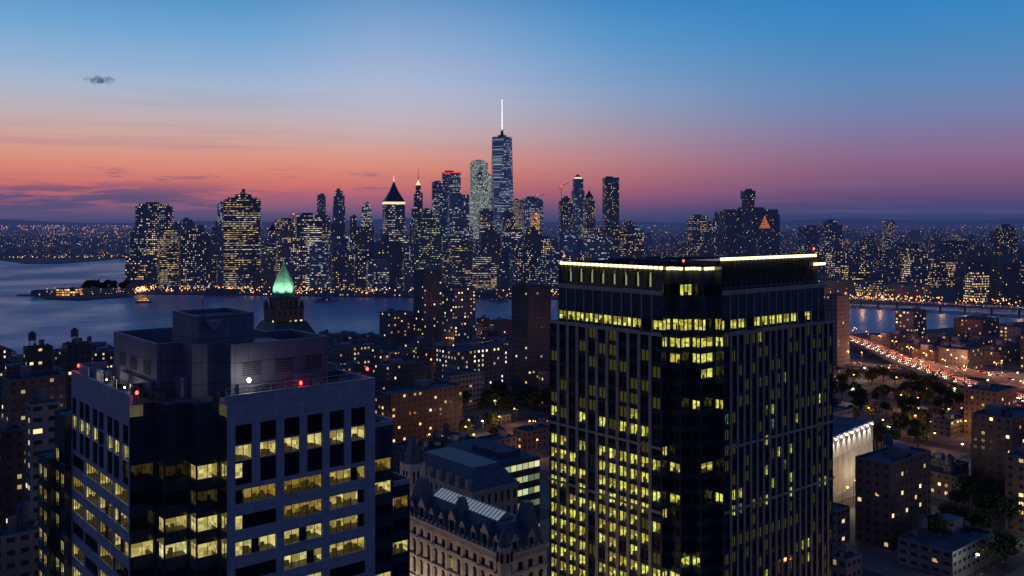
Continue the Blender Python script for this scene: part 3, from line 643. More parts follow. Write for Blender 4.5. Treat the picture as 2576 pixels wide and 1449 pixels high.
for i,wv in enumerate(vis):
    kd,cn,s0,a,zr,w_,h_,nm,lp=wv; M=Mx(kd,cn,s0)@Matrix.Translation((a,0,zr))
    lit=R()<lp; mts,ky=(WM,'w')
    if lit and R()<.1 and w_>3: mts,ky=(WMD,'d')
    if not lit and R()<.25 and w_>3: lit=True; mts,ky=(WMD,'d')
    if i<98: add_window(LT,M,w_,h_,nm,lit,mts,ky)
    else: rest.append((kd,cn,s0,a,zr,w_,h_,nm,lp))
b=MB()
for kd,cn,s0,a,zr,w_,h_,nm,lp in rest:
    b.xf=Mx(kd,cn,s0)@Matrix.Translation((a,0,zr)); win_geom(b,w_,h_,nm,R()<lp,random.randint(0,99))
b.xf=Matrix.Identity(4); o=b.obj('windows',WM,parent=LT); stuff(o)
def beacon(parent,loc,mt=REDL,r=.28,power=7,col=(1,.05,.03),name='beacon'):
    b=MB(); b.cone(0,0,-1.2,0,.06,.06,6,1); b.cone(0,0,0,r,r*.5,r,8,0); b.cone(0,0,r,r*2,r,r*.4,8,0)
    o=b.obj(name,[mt,METAL],loc,parent=parent)
    l=bpy.data.lights.new(name+'_light','POINT'); l.energy=power; l.color=col; l.shadow_soft_size=.2
    lo=bpy.data.objects.new(name+'_light',l); COL.objects.link(lo); lo.parent=o; lo.location=(0,0,r*2+.3); return o
beacon(LT,(1,9.5,H1+.6)); beacon(LT,(1,42,H1+1)); beacon(LT,(38,1,H1+1.6)); beacon(LT,(25,.8,H1+.6))
beacon(LT,(16.8,3.0,H1+1.6),WLAMP,.36,150,(1,.95,.8),'flood_lamp'); beacon(LT,(3,32,H1-.4),WLAMP,.15,70,(1,.85,.6),'flood_lamp'); beacon(LT,(3,22,H1-.4),WLAMP,.15,70,(1,.85,.6),'flood_lamp')

# ================= RIGHT OFFICE TOWER (dark glass)
C=(43.7,222.4)
RT=bpy.data.objects.new('office_tower',None); COL.objects.link(RT); RT.location=(C[0],C[1],GZ); RT.rotation_euler=(0,0,A40)
tag(RT,'dark bronze office tower with bright light strip round its roof','office building')
zb=97-GZ; b=MB(); wins=[]; BL=51.5
rows=[zb-3.4-3.9*i for i in range(20)]
def grid_face(kind,const,s0,s1,pitch,ww,z0,z1,rws,hh,m,litf,tagk,pier=.5,pd=.22):
    L=abs(s1-s0); n=max(1,round(L/pitch)); p=L/n; ops=[]
    for zr in rws:
        for i in range(n):
            a=i*p+(p-ww)/2; ops.append((a,a+ww,zr,zr+hh)); wins.append((kind,const,s0,a,zr,ww,hh,litf,tagk,i,n))
    facade(b,kind,const,s0,s1,z0,z1,ops,m=m,rev=.2)
    b.xf=Mx(kind,const,s0)
    for i in range(n+1):
        if 0<i<n: b.box(i*p-pier,i*p+pier,-pd,-.002,z0,z1,0)
    b.xf=Matrix.Identity(4)
grid_face('L',0,BL,9.9,3.8,2.6,0,zb,rows,2.8,1,1,'L',.5)
grid_face('R',0,11.8,62,2.8,1.7,0,zb,rows,2.7,1,1,'R',.4)
steps=[('R',9.9,0,2.5),('L',2.5,9.9,6),('R',6,2.5,6.5),('L',6.5,6,3),('R',3,6.5,11.8),('L',11.8,3,0)]
for kd,cn,s0,s1 in steps:
    L=abs(s1-s0); grid_face(kd,cn,s0,s1,L,L-.6,0,zb+.5,rows,2.4,1,1,'N')
b.face([(62,0,0),(62,BL,0),(62,BL,zb),(62,0,zb)],0); b.face([(62,BL,0),(0,BL,0),(0,BL,zb),(62,BL,zb)],0)
zc=113.6-GZ
grid_face('L',1.6,49.5,11,3.6,3.1,zb,zc-6,[zb+.6],2.4,1,1,'CL',.15)
grid_face('R',1.6,13,60,3.35,2.9,zb,zc-6,[zb+.6],2.4,1,1,'CR',.15)
for kd,cn,s0,s1 in (('R',11,1.6,5),('L',5,11,7),('R',7,5,8.5),('L',8.5,7,4),('R',4,8.5,13),('L',13,4,1.6)):
    L=abs(s1-s0); grid_face(kd,cn,s0,s1,L,L-.5,zb,zc,[zb+.6,zb+9.4],2.8,1,1,'CN')
ops=[(2+i*4.2,4.6+i*4.2,zc-5.4,zc-1.6) for i in range(8)]
facade(b,'L',2.4,49.5,11,zc-6,zc,ops,rev=1.2,m=2)
ops=[(1+i*2.2,2.4+i*2.2,zc-5.2,zc-1.0) for i in range(19)]
facade(b,'R',2.4,13,58,zc-6,zc+2.2,ops,rev=.8,m=1)
b.box(2.4+1.21,58,11.2,47,zc-8,zc-.9,1)
b.box(13.2,58,3.21,12,zc-8,zc+1.4,1)
b.xf=Mx('L',2.4,49.5)
for i in range(44): b.box(.3+i*.87,.48+i*.87,-.3,-.002,zc-2.6,zc-.75,2)
b.xf=Mx('R',2.4,13)
for i in range(50): b.box(.2+i*.89,.38+i*.89,-.3,-.002,zc-4.6,zc+1.4,2)
b.xf=Matrix.Identity(4)
b.face([(58,2.4,zb),(58,49.5,zb),(58,49.5,zc),(58,2.4,zc)],1); b.face([(60,49.5,zb),(1.6,49.5,zb),(1.6,49.5,zc),(60,49.5,zc)],1); b.face([(60,1.6,zb),(60,49,zb),(60,49,zc-6),(60,1.6,zc-6)],1)
b.obj('wall',[BRONZE,DGLASS,DFIN],parent=RT)
foot=[(0,BL),(0,9.9),(2.5,9.9),(2.5,6),(6.5,6),(6.5,3),(11.8,3),(11.8,0),(62,0),(62,BL)]
b=MB(); b.face([(*p,zb-.01) for p in foot]); b.face([(2.4,49,zc-.6),(2.4,11,zc-.6),(13,11,zc-.6),(13,4,zc-.6),(58,4,zc-.6),(58,49,zc-.6)]); 
for i in range(14):
    x=U(8,50);y=U(14,42); b.box(x,x+U(2,7),y,y+U(2,6),zc-.6,zc+U(.3,1.5),1)
b.obj('roof',[ROOF,DARKM],parent=RT)
for zz in (zb-.7,zb-29.0,zb-45):
    for q in ((-.45,-.23,9.9,BL),(11.8,62,-.45,-.23)):
        b=MB(); b.box(*q,zz,zz+.7); b.obj('band_course',[BRONZE],parent=RT)
for q in ((1.0,1.37,11,49),(13,60,1.0,1.37)):
    b=MB(); b.box(*q,zc-7.2,zc-6.1); b.obj('cornice',[BRONZE],parent=RT)
STRIP=emit('roof_strip_glow',srgb(255,238,160),3.2,True)
def strip(kind,const,s0,s1,z):
    L=abs(s1-s0); n=max(1,round(L/1.74)); bb=MB(); bb.xf=Mx(kind,const,s0)
    for i in range(n):
        p=L/n; bb.box(i*p+.36,(i+1)*p-.36,-.5,-.06,z,z+.7,0); bb.box(i*p+.1,(i+1)*p-.1,-.55,-.03,z+.72,z+.86,1)
    bb.obj('light_strip',[STRIP,METAL],parent=RT)
strip('L',2.4,49.5,11.1,zc-.7); strip('R',2.4,13.2,57,zc+1.5); strip('R',4,8.7,12.9,zc-.8); strip('R',7,5.1,8.4,zc-.8);strip('L',5,10.9,7.1,zc-.8); strip('L',8.5,6.9,4.1,zc-.8); strip('R',11,2.5,4.9,zc-.8); strip('R',1.5,54,60,zc-.9)
SLOT=emit('attic_slot_glow',srgb(205,212,150),.45)
for i in range(8): 
    b=MB(); b.xf=Mx('L',2.4,49.5); x=2+i*4.2; b.box(x+1.9,x+2.4,.15,1.1,zc-5.3,zc-1.7); b.xf=Matrix.Identity(4); b.obj('slot_light',[SLOT],parent=RT)
lit=[];bulk=[]
for q in wins:
    kd,cn,s0,a,zr,w_,h_,lf,tk,i,n=q; wz=zr+GZ; p=0
    if tk=='L': 
        p=.04 if wz>77 else .16 if wz>64 else .9
        if i in (4,) : p*=.3
        if i==10: p*=.6
    elif tk=='R': p=.04 if wz>76 else .17
    elif tk=='N': p=.75 if wz>91 else .45 if (87<wz<91) else .16
    elif tk=='CL': p=.85
    elif tk=='CR': p=.6
    elif tk=='CN': p=.95 if zr<zb+5 else .3
    if wz<26: p*=.3
    on=R()<p; (lit if on else bulk).append(q)
random.shuffle(lit)
lit.sort(key=lambda q:0 if q[4]+GZ>34 else 1)
for q in lit[:98]:
    kd,cn,s0,a,zr,w_,h_,lf,tk,i,n=q; g=(tk=='R' and R()<.5); add_window(RT,Mx(kd,cn,s0)@Matrix.Translation((a,0,zr)),w_,h_,2,True,WMG if g else WMY,'g' if g else 'y',mu=.3,rd=1.4)
b=MB()
for q in lit[98:]:
    kd,cn,s0,a,zr,w_,h_,lf,tk,i,n=q; b.xf=Mx(kd,cn,s0)@Matrix.Translation((a,0,zr)); win_geom(b,w_,h_,2,True,random.randint(0,99),mu=.3,rd=1.4)
for q in bulk:
    kd,cn,s0,a,zr,w_,h_,lf,tk,i,n=q; b.xf=Mx(kd,cn,s0)@Matrix.Translation((a,0,zr)); win_geom(b,w_,h_,2,False,mu=.3,dim=(tk in 'LR' and R()<.28))
DIMG=emit('dim_glow_glass',srgb(66,60,28),.8)
b.xf=Matrix.Identity(4); stuff(b.obj('windows',WMY+[DIMG],parent=RT))
for loc in ((2.5,48,zc+1.4),(6,8,zc+1.2),(57,3,zc+3.4)): beacon(RT,loc,REDL,.3,12)

# ================= COPPER SPIRE TOWER
d=350; cx=X(714,d); st=bpy.data.objects.new('office_tower',None); COL.objects.link(st); st.location=(cx,d,GZ)
tag(st,'brown masonry tower with floodlit green copper spire','tower')
k=d/F
b=MB(); A=rect(98*k/1.35,98*k/1.35,A40); Bq=rect(72*k/1.35,72*k/1.35,A40)
BRN=facade_mat('brown_tower_facade',(.26,.17,.12,1),GLS,.08,(.3,.7,.25,.8),es=1.2)
DSL=rough_mat('dark_slate',(.06,.11,.11),.6,.3,.6,haze=False)
b.prism(rect(170*k/1.35,170*k/1.35,A40),0,Z(845,d)-GZ,(3,3.8)); b.prism(A,Z(845,d)-GZ,Z(775,d)-GZ,(2.2,3.4)); b.prism(Bq,Z(775,d)-GZ,Z(750,d)-GZ,(2.0,3.2))
b.prism(rect(84*k/1.35,84*k/1.35,A40),Z(750,d)-GZ,Z(746,d)-GZ,mw=1,mr=1)
for (x,y) in A: b.cone(x*.9,y*.9,Z(776,d)-GZ,Z(764,d)-GZ,1.1,.9,8,0); b.cone(x*.9,y*.9,Z(764,d)-GZ,Z(752,d)-GZ,1.0,0,8,0)
b.obj('wall',[BRN,DSL],parent=st)
b=MB(); o8=lambda r,a0=0:[(r*math.cos(A40+math.pi/8+i*math.pi/4),r*math.sin(A40+math.pi/8+i*math.pi/4)) for i in range(8)]
lv=[(746,25),(734,27),(722,26),(710,22.5),(698,17.5),(686,12),(674,6.5),(664,2.4),(652,.3)]
for (y0,r0),(y1,r1) in zip(lv,lv[1:]): b.prism(o8(r0*k),Z(y0,d)-GZ,Z(y1,d)-GZ,top=o8(r1*k),mw=0,cap=False)
b.obj('spire',[COPPER],parent=st)
b=MB(); P=rect(170*k/1.35,170*k/1.35,A40); Q=rect(110*k/1.35,110*k/1.35,A40); b.prism(P,Z(845,d)-GZ,Z(806,d)-GZ,top=Q,cap=False,mw=0); b.obj('roof',[DSL],parent=st)
for ax,ay in ((-1,-.8),(1,-.8),(0,-1.3)):
    l=bpy.data.lights.new('spire_light','SPOT'); l.energy=4200; l.color=(.82,1,.72); l.shadow_soft_size=.2; l.spot_size=1.5; l.spot_blend=.8
    lo=bpy.data.objects.new('spire_light',l); COL.objects.link(lo); lo.parent=st; lo.location=(ax*6.4,ay*6.4,Z(745,d)-GZ+.2)
    lo.rotation_euler=Vector((-ax*.55,-ay*.55,1)).to_track_quat('-Z','Y').to_euler()

# ================= named mid-distance buildings
def block(name,label,px,d,w,dp,h,mt,cat='apartment building',rot=A40,cell=(3.2,3.3),z0=GZ,extra=True,group=None,tank=None):
    b=MB(); P=rect(w,dp,0); b.prism(P,0,h,cell,cap=False)
    t=.35; I=rect(w-2*t,dp-2*t,0)
    for i in range(4):
        j=(i+1)%4; b.face([(*P[i],h),(*P[j],h),(*I[j],h),(*I[i],h)],2); b.face([(*I[j],h-.8),(*I[i],h-.8),(*I[i],h),(*I[j],h)],1)
    b.face([(*p,h-.8) for p in I],1)
    if extra:
        bx,by=U(-.25,.25)*w,U(-.2,.2)*dp; s=min(w,dp)*U(.12,.2)
        b.box(bx-s,bx+s*U(.7,1.6),by-s,by+s,h-.8,h+U(1.8,3.6),2)
        for q in range(random.randint(2,6)):
            x,y=U(-.42,.42)*w,U(-.42,.42)*dp; b.box(x-.5,x+.5,y-.4,y+.4,h-.8,h+U(.2,1.6),random.choice((1,2)))
        if (R()<.14 if tank is None else tank):
            x,y=U(-.3,.3)*w,U(-.3,.3)*dp
            for a,c in ((-1,-1),(1,-1),(1,1),(-1,1)): b.beam((x+a,y+c,h-.8),(x+a,y+c,h+3),.18,1)
            b.cone(x,y,h+3,h+6,1.7,1.7,10,1); b.cone(x,y,h+6,h+7.4,1.8,0,10,1)
    o=b.obj(name,[FM[mt],ROOF,CONC],(X(px,d),d,z0),rot); tag(o,label,cat,group); return o
CONC=rough_mat('roof_coping',(.22,.23,.28),.8,.2,.5)
def bl(name,label,px0,px1,ytop,d,mt,k=.7,rot=A40,cell=(3.2,3.1),**kw):
    w=(px1-px0)/F*d/(math.cos(rot)+k*math.sin(rot)); return block(name,label,(px0+px1)/2,d,w,w*k,Z(ytop,d)-GZ,mt,rot=rot,cell=cell,**kw)
bl('apartment_tower','dark residential tower with lit stairwell strip',1040,1112,680,800,'dark',k=.8)
bl('apartment_tower','stepped dark residential tower near the river',1112,1196,722,820,'resi',k=.8)
bl('apartment_tower','tall dark ribbed residential tower',1287,1386,718,580,'dark',k=.8)
bl('apartment_tower','dark brick tower near highway ramp',2068,2138,742,680,'dark',k=.7)
bl('apartment_building','brick block with stepped roof near the river',955,1040,784,790,'dark')
bl('apartment_building','small brick block by the river',1198,1232,800,850,'dark'); bl('apartment_building','lit brick block by the river',1232,1287,804,830,'brick')
bl('hotel','pale stone hotel block with white lit windows',1098,1287,872,610,'stone',k=.5); bl('hotel','older pale hotel wing with many windows',1012,1100,862,690,'grey',k=.6)
bl('apartment_building','long brick apartment slab with lit windows',948,1162,975,475,'brick',k=.35)
bl('apartment_building','brick block above the highway ramp',2250,2332,780,850,'resi'); bl('apartment_building','wide brick apartment block with lit windows',2396,2516,800,830,'brick'); bl('apartment_building','brick apartment block at street corner',2512,2600,820,760,'resi')
bl('apartment_building','dark block with chimney shaped roof tower',60,132,870,430,'dark',tank=True); bl('apartment_building','dark block with square roof tower',158,230,862,440,'dark',tank=True)
bl('apartment_building','brown brick block with lit floors',10,160,945,330,'brick',k=.6); bl('apartment_building','tall brown brick block by narrow street',-60,60,1080,270,'brick'); bl('apartment_building','low pale building by the street',-40,110,1330,235,'grey')
bl('apartment_building','pale masonry block beside the tower',66,150,1010,260,'grey')
bl('apartment_building','dark red brick block with few lit windows',2140,2356,1140,322,'brick',k=.45)
bl('apartment_building','brick apartment block among trees',2436,2620,1035,375,'brick',k=.6); bl('apartment_building','brick apartment block by the courtyard',2524,2700,1140,330,'brick')
bl('school_building','low pale building with flat roof plant',2250,2510,1345,300,'grey',k=.6); bl('office_building','low concrete building beside the dark tower',2085,2168,1395,275,'grey')
bl('office_building','long low building with white lit roof edge',2278,2545,1012,545,'stone',k=.3,rot=.3)
bl('office_building','low flat building beside the park',1168,1285,1045,500,'grey',k=.5); bl('office_building','low flat roofed hall by the park',1250,1345,990,600,'dark',k=.5)
bl('office_building','low flat civic block between the trees',1180,1300,1100,430,'dark',k=.5); bl('apartment_building','low brick row beside the park street',1290,1390,1075,450,'dark',k=.6)
bl('apartment_building','low brick building by the ramp',2150,2260,990,590,'dark',k=.5); bl('apartment_building','low masonry building under the ramp lamps',2340,2440,1050,480,'grey',k=.5)

# white hall with washed wall
o=bpy.data.objects.new('exhibition_hall',None); COL.objects.link(o); o.location=(118,356,GZ); a=math.radians(48); o.rotation_euler=(0,0,a); tag(o,'white modern hall with spotlit upper wall and ribs','hall')
WHITE=rough_mat('white_stone',(.6,.58,.54),.7,.12,.3,haze=False)
b=MB(); b.box(0,56,0,60,16,24,0); b.box(.4,55.6,.5,60,0,16,2)
for i in range(46): b.box(.6+i*1.2,1.05+i*1.2,-.1,.49,0,15.99,0)
for i in range(15): b.box(i*4,i*4+.12,-.05,-.002,16,24,2)
b.box(-.3,56.3,-.3,.3,24,24.4,0); b.face([(0,.3,24.05),(56,.3,24.05),(56,60,24.05),(0,60,24.05)],1)
b.box(10,24,20,40,24.1,26.5,1); b.box(30,36,12,18,24.1,25.6,1)
b.obj('wall',[WHITE,ROOF,DARKM],parent=o)
for i in range(10):
    b=MB(); b.box(-.3,.3,-.3,.3,-.2,.2); h=b.obj('wall_washer',[WLAMP],(3+i*5.4,-1.3,23.8),parent=o)
    l=bpy.data.lights.new('wall_washer_light','SPOT'); l.energy=1900; l.color=(1,.90,.70); l.spot_size=1.0; l.spot_blend=.6; l.shadow_soft_size=.1
    lo=bpy.data.objects.new('wall_washer_light',l); COL.objects.link(lo); lo.parent=h; lo.location=(0,-.5,-.3); lo.rotation_euler=(math.radians(24),0,0)

# ================= ORNATE COURTHOUSE
PO=bpy.data.objects.new('courthouse',None); COL.objects.link(PO); PO.location=(-1.8,224,GZ); PO.rotation_euler=(0,0,A40)
tag(PO,'ornate pale stone courthouse with blue slate mansard roof','public building')
b=MB(); ze=28.3; LW=44; RW=13.5; pw=[]
def arcade(kind,const,s0,s1,n):
    L=abs(s1-s0); p=L/n; ops=[]
    for zr,hh in ((2,4.2),(8.0,3.8),(13.8,3.6),(19.2,3.0),(24.1,2.1)):
        for i in range(n): ops.append((i*p+(p-1.6)/2,i*p+(p+1.6)/2,zr,zr+hh)); pw.append((kind,const,s0,i*p+(p-1.6)/2,zr,1.6,hh))
    facade(b,kind,const,s0,s1,0,ze,ops,rev=.5)
    b.xf=Mx(kind,const,s0)
    for i in range(0,n+1,2): b.box(max(0,i*p-.35),min(L,i*p+.35),-.3,-.002,0,ze-1,0)
    for z in (6.8,12.8,18.3,23.4,27.0): b.box(-.3,L+.3,-.5,-.31,z,z+.4,0)
    for zr,hh in ((8.0,3.8),(13.8,3.6),(19.2,3.0)):
        for i in range(n):
            cxx=i*p+p/2
            for q in range(6):
                a0=math.pi*q/6; a1=math.pi*(q+1)/6
                b.face([(cxx+.8*math.cos(a0),-.02,zr+hh+.8*math.sin(a0)),(cxx+.8*math.cos(a1),-.02,zr+hh+.8*math.sin(a1)),(cxx,-.02,zr+hh)],2)
                b.face([(cxx+.8*math.cos(a0),-.12,zr+hh+.8*math.sin(a0)),(cxx+1.15*math.cos(a0),-.12,zr+hh+1.15*math.sin(a0)),(cxx+1.15*math.cos(a1),-.12,zr+hh+1.15*math.sin(a1)),(cxx+.8*math.cos(a1),-.12,zr+hh+.8*math.sin(a1))],0)
    b.xf=Matrix.Identity(4)
arcade('L',0,LW,0,13); arcade('R',0,0,RW,4)
b.face([(RW,0,0),(RW,LW,0),(RW,LW,ze),(RW,0,ze)],0); b.face([(RW,LW,0),(0,LW,0),(0,LW,ze),(RW,LW,ze)],0)
b.box(-.8,RW+.4,-.8,LW+.8,ze,ze+.9,0)
for kx in [(-.5,i*2.0) for i in range(23)]+[(i*2.0+.5,-.5) for i in range(7)]: b.box(kx[0]-.2,kx[0]+.2,kx[1]-.2,kx[1]+.2,ze+.9,ze+1.7,0)
b.obj('wall',[STONE,SLATE,GLASS],parent=PO)
pw.sort(key=lambda q:-q[4]); PWB=MB()
for n_,q in enumerate(pw):
    kd,cn,s0,a,zr,w_,h_=q
    if n_<72: add_window(PO,Mx(kd,cn,s0)@Matrix.Translation((a,0.1,zr)),w_,h_,2,R()<.05,WM,'p')
    else: PWB.xf=Mx(kd,cn,s0)@Matrix.Translation((a,0.1,zr)); win_geom(PWB,w_,h_,2,False)
PWB.xf=Matrix.Identity(4); stuff(PWB.obj('windows',WM,parent=PO))
b=MB()
b.prism([(.3,.3),(RW-.3,.3),(RW-.3,LW-.3),(.3,LW-.3)],ze+.9,ze+6.4,top=[(3.2,4.3),(RW-3.2,4.3),(RW-3.2,LW-4.3),(3.2,LW-4.3)],mw=0,mr=0)
b.prism([(RW-6,.2),(RW-.6,.2),(RW-.6,7),(RW-6,7)],ze+.9,ze+11,top=[(RW-4.3,2.4),(RW-2.3,2.4),(RW-2.3,4.8),(RW-4.3,4.8)],mw=0,mr=0)
b.prism([(.2,LW-9),(6,LW-9),(6,LW-.4),(.2,LW-.4)],ze+.9,ze+10.5,top=[(2.2,LW-6),(4,LW-6),(4,LW-3.4),(2.2,LW-3.4)],mw=0,mr=0)
b.prism([(.2,18),(5.5,18),(5.5,24),(.2,24)],ze+.9,ze+9.5,top=[(2.2,20.3),(3.6,20.3),(3.6,21.7),(2.2,21.7)],mw=0,mr=0)
rf=b.obj('roof',[SLATE],parent=PO)
SKYL=emit('skylight_glow',srgb(140,156,172),.6)
b=MB(); xa,xb,xm=3.9,RW-3.7,RW/2; zs=ze+6.4
for i in range(20):
    y0=7.5+i*1.4; y1=y0+1.15
    b.face([(xa,y0,zs+.02),(xm,y0,zs+1.7),(xm,y1,zs+1.7),(xa,y1,zs+.02)],2); b.face([(xb,y0,zs+.02),(xb,y1,zs+.02),(xm,y1,zs+1.7),(xm,y0,zs+1.7)],2)
    b.beam((xa,y1+.12,zs+.05),(xm,y1+.12,zs+1.78),.22,0); b.beam((xb,y1+.12,zs+.05),(xm,y1+.12,zs+1.78),.22,0)
b.beam((xm,7.5,zs+1.8),(xm,35.3,zs+1.8),.25,0); b.face([(xa,7.5,zs),(xb,7.5,zs),(xm,7.5,zs+1.7)],0)
b.obj('skylight',[RAIL,RAIL,SKYL],parent=rf)
def dormer(loc,rot,s=1):
    b=MB(); w=1.1*s; b.box(-w,w,0,3.0,0,2.4*s,0); b.face([(-w-.2,-.15,2.4*s),(w+.2,-.15,2.4*s),(0,-.15,4.2*s)],0); b.face([(-w-.2,-.15,2.4*s),(0,-.15,4.2*s),(0,3.4,4.2*s),(-w-.2,3.4,2.4*s)],1); b.face([(w+.2,-.15,2.4*s),(w+.2,3.4,2.4*s),(0,3.4,4.2*s),(0,-.15,4.2*s)],1)
    b.face([(-.6*s,-.02,.4),(.6*s,-.02,.4),(.6*s,-.02,2.1*s),(-.6*s,-.02,2.1*s)],2); b.obj('dormer',[STONE,SLATE,GLASS],loc,rot,PO)
for i in range(9): dormer((.2,3.5+i*4.6,ze+.9),-math.pi/2,1.35 if i%3==1 else .95)
for i in range(2): dormer((3.4+i*5.4,.2,ze+.9),0,1.05)
def turret(x,y,r,z1,z2,parent,name='turret'):
    b=MB(); b.cone(x,y,0,z1,r,r,14,0); b.cone(x,y,z1,z1+.6,r*1.18,r*1.18,14,0); b.cone(x,y,z1+.6,z2,r*1.12,0,14,1)
    for i in range(7):
        a=2*math.pi*i/7; b.box(x+r*math.cos(a)-.3,x+r*math.cos(a)+.3,y+r*math.sin(a)-.3,y+r*math.sin(a)+.3,z1-3.2,z1-1,2)
    b.obj(name,[STONE,SLATE,GLASS],parent=parent)
turret(0,0,1.6,ze+2.5,ze+8,PO); turret(0,LW,1.6,ze+2.5,ze+8,PO)
ct=bpy.data.objects.new('clock_tower',None); COL.objects.link(ct); ct.location=(X(1038,272),272,GZ); ct.rotation_euler=(0,0,A40); tag(ct,'square stone tower with steep slate spire','tower')
k=272/F; b=MB(); s=17*k*1.15; z1=Z(1168,272)-GZ; b.box(-s,s,-s,s,0,z1,0); b.box(-s-.4,s+.4,-s-.4,s+.4,z1,z1+.6,0); b.box(-s-.2,s+.2,-s-.2,s+.2,z1-6.5,z1-6,0)
for kd,cn,s0 in (('R',-s-.03,-s),('L',-s-.03,s)):
    b.xf=Mx(kd,cn,s0)
    for q in (.3,.95): b.box(q*s+.1,q*s+.9,-.01,.03,z1-5.0,z1-1.6,2)
    b.xf=Matrix.Identity(4)
for a,c in ((-1,-1),(1,-1),(1,1),(-1,1)): b.cone(a*s,c*s,z1-3,z1+1,.6,.6,8,0); b.cone(a*s,c*s,z1+1,z1+3.4,.7,0,8,1)
b.obj('wall',[rough_mat('pale_tower_stone',(.66,.63,.6),.8,.2,.5,haze=False),SLATE,GLASS],parent=ct)
b=MB(); b.prism(rect(2*s+.4,2*s+.4,0),z1+.6,Z(1092,272)-GZ,top=rect(.2,.2,0),mw=0,mr=0); b.obj('spire',[SLATE],parent=ct)
an=bpy.data.objects.new('post_office',None); COL.objects.link(an); an.location=(X(1262,305),305,GZ); an.rotation_euler=(0,0,A40); tag(an,'older stone building with mansard roof and glass annex','public building')
b=MB(); PSF=facade_mat('annex_stone_facade',(.38,.35,.33,1),GLS,.08,(.3,.7,.2,.8),es=1.2)
b.prism([(-12,0),(7,0),(7,38),(-12,38)],0,22,(2.8,5)); b.box(-12.5,7.5,-.5,38.5,22,22.8,2)
for i in range(7): b.box(-12.3,-10.5,2+i*5.4,3.8+i*5.4,22.8,26,2)
b.obj('wall',[PSF,ROOF,STONE],parent=an)
b=MB(); b.prism([(-12,0),(7,0),(7,38),(-12,38)],22.8,29,top=[(-8,5),(3,5),(3,33),(-8,33)],mw=0,mr=0); b.obj('roof',[SLATE],parent=an)
b=MB(); GA=facade_mat('glass_annex_facade',(.08,.1,.1,1),(.04,.06,.05,1),1.0,(.06,.94,.25,.7),(.95,.85,.35,1),(.7,.95,.6,1),.8,4,.5)
b.prism([(8,8),(24,8),(24,44),(8,44)],0,27,(2.5,4.2)); 
for i in range(4): b.box(7.7,24.3,7.7,44.3,8+i*5,8.3+i*5,1)
b.box(11,20,14,30,27,29,1)
b.obj('glass_annex',[GA,ROOF],parent=an)
bl('office_building','small stone building behind the courthouse',1085,1165,1205,318,'stone',k=.6)

# ================= neighbourhood blocks
cu,su=math.cos(A40),math.sin(A40)
zones=[(1160,1395,410,590),(2085,2450,430,640),(900,1400,0,395),(2050,2300,330,440),(2130,2360,270,345),(2240,2700,250,345),(2430,2700,345,400),(1240,1400,540,620),(930,1170,430,520),(1080,1300,575,650),(1000,1200,740,860),(630,800,320,390),(-80,170,225,300)]
pav=MB(); nh=0; na=0
PXs=lambda x,y:1288+x/y*F
def edge_y(x):
    for (x0,y0),(x1,y1) in zip(edge,edge[1:]):
        if x0<=x<=x1: return y0+(y1-y0)*(x-x0)/(x1-x0)
    return 500
def ok(x,y,h,w):
    if y<235 or y>edge_y(x)-22: return False
    px=PXs(x,y); top=557+(EYE-GZ-h)*F/y
    if px<-120 or px>2700: return False
    if 1410<px<2060 and top>665: return False
    if 170<px<910 and top>960: return False
    if 120<px<1010 and top>1100: return False
    if top>1470: return False
    lim=868 if px<330 else 838 if px<1035 else 800 if px<1400 else 836
    if top<lim: return False
    for a,c,d0,d1 in zones:
        if a<px<c and d0<y<d1: return False
    if 262<x<322 and 400<y: return False
    if x>240 and 600<y<668: return False
    return True
for i in range(-14,20):
    for j in range(-12,22):
        a0=i*92; b0=j*66
        ccx=(a0+38)*cu-(b0+26)*su; ccy=(a0+38)*su+(b0+26)*cu
        if ccy<200 or ccy>1000 or abs(ccx)/max(ccy,1)>.68: continue
        if ccy<edge_y(ccx)-60: pav.xf=Matrix.Rotation(A40,4,'Z'); pav.box(a0-3,a0+79,b0-3,b0+55,GZ-.02,GZ+.14,0,False)
        for row in (0,1):
            a=a0+1
            while a<a0+72:
                w=U(6.5,9) if R()<.6 else U(14,30)
                if a+w>a0+76: break
                h=U(9,15) if w<10 else U(11,26)
                if R()<.05: h=U(26,42); 
                dp=U(13,22); la=a+w/2; lb=b0+ (dp/2+1 if row==0 else 51-dp/2)
                x=la*cu-lb*su; y=la*su+lb*cu; a+=w+(.05 if R()<.85 else U(4,9))
                if y>700: h=min(h,U(9,14))
                if not ok(x,y,h,w): continue
                if y<300 and h>24: h=18
                px=PXs(x,y)
                big=w>10
                if big and na>260: continue
                if not big and nh>290: continue
                mt=random.choice(['brick','dark','resi','brick','grey','dark','dark'] if big else ['brick','dark','grey','dark','grey'])
                if big: na+=1
                else: nh+=1
                block('apartment_building' if big else 'row_house','mid rise masonry apartment house with flat roof' if big else 'narrow masonry row house with flat tar roof',px,y,w,dp,h,mt,'apartment building' if big else 'house',cell=(2.6,3.2),group='apartment houses in the old streets' if big else 'row houses in the old streets')
pav.xf=Matrix.Identity(4); struct(pav.obj('pavement',[PAVE]))
print('HOUSES',nh,na)
mk=MB(); MARK=rough_mat('road_paint',(.6,.6,.55),.8,.1,1); mk.xf=Matrix.Rotation(A40,4,'Z')
for j in range(-4,14):
    for i in range(-40,160):
        a=i*8; bb=j*66-5.5; x=a*cu-bb*su; y=a*su+bb*cu
        if 230<y<700 and abs(x)/y<.6: mk.face([(a,bb-.1,GZ+.004),(a+3,bb-.1,GZ+.004),(a+3,bb+.1,GZ+.004),(a,bb+.1,GZ+.004)])
mk.xf=Matrix.Identity(4); struct(mk.obj('road_markings',[MARK]))

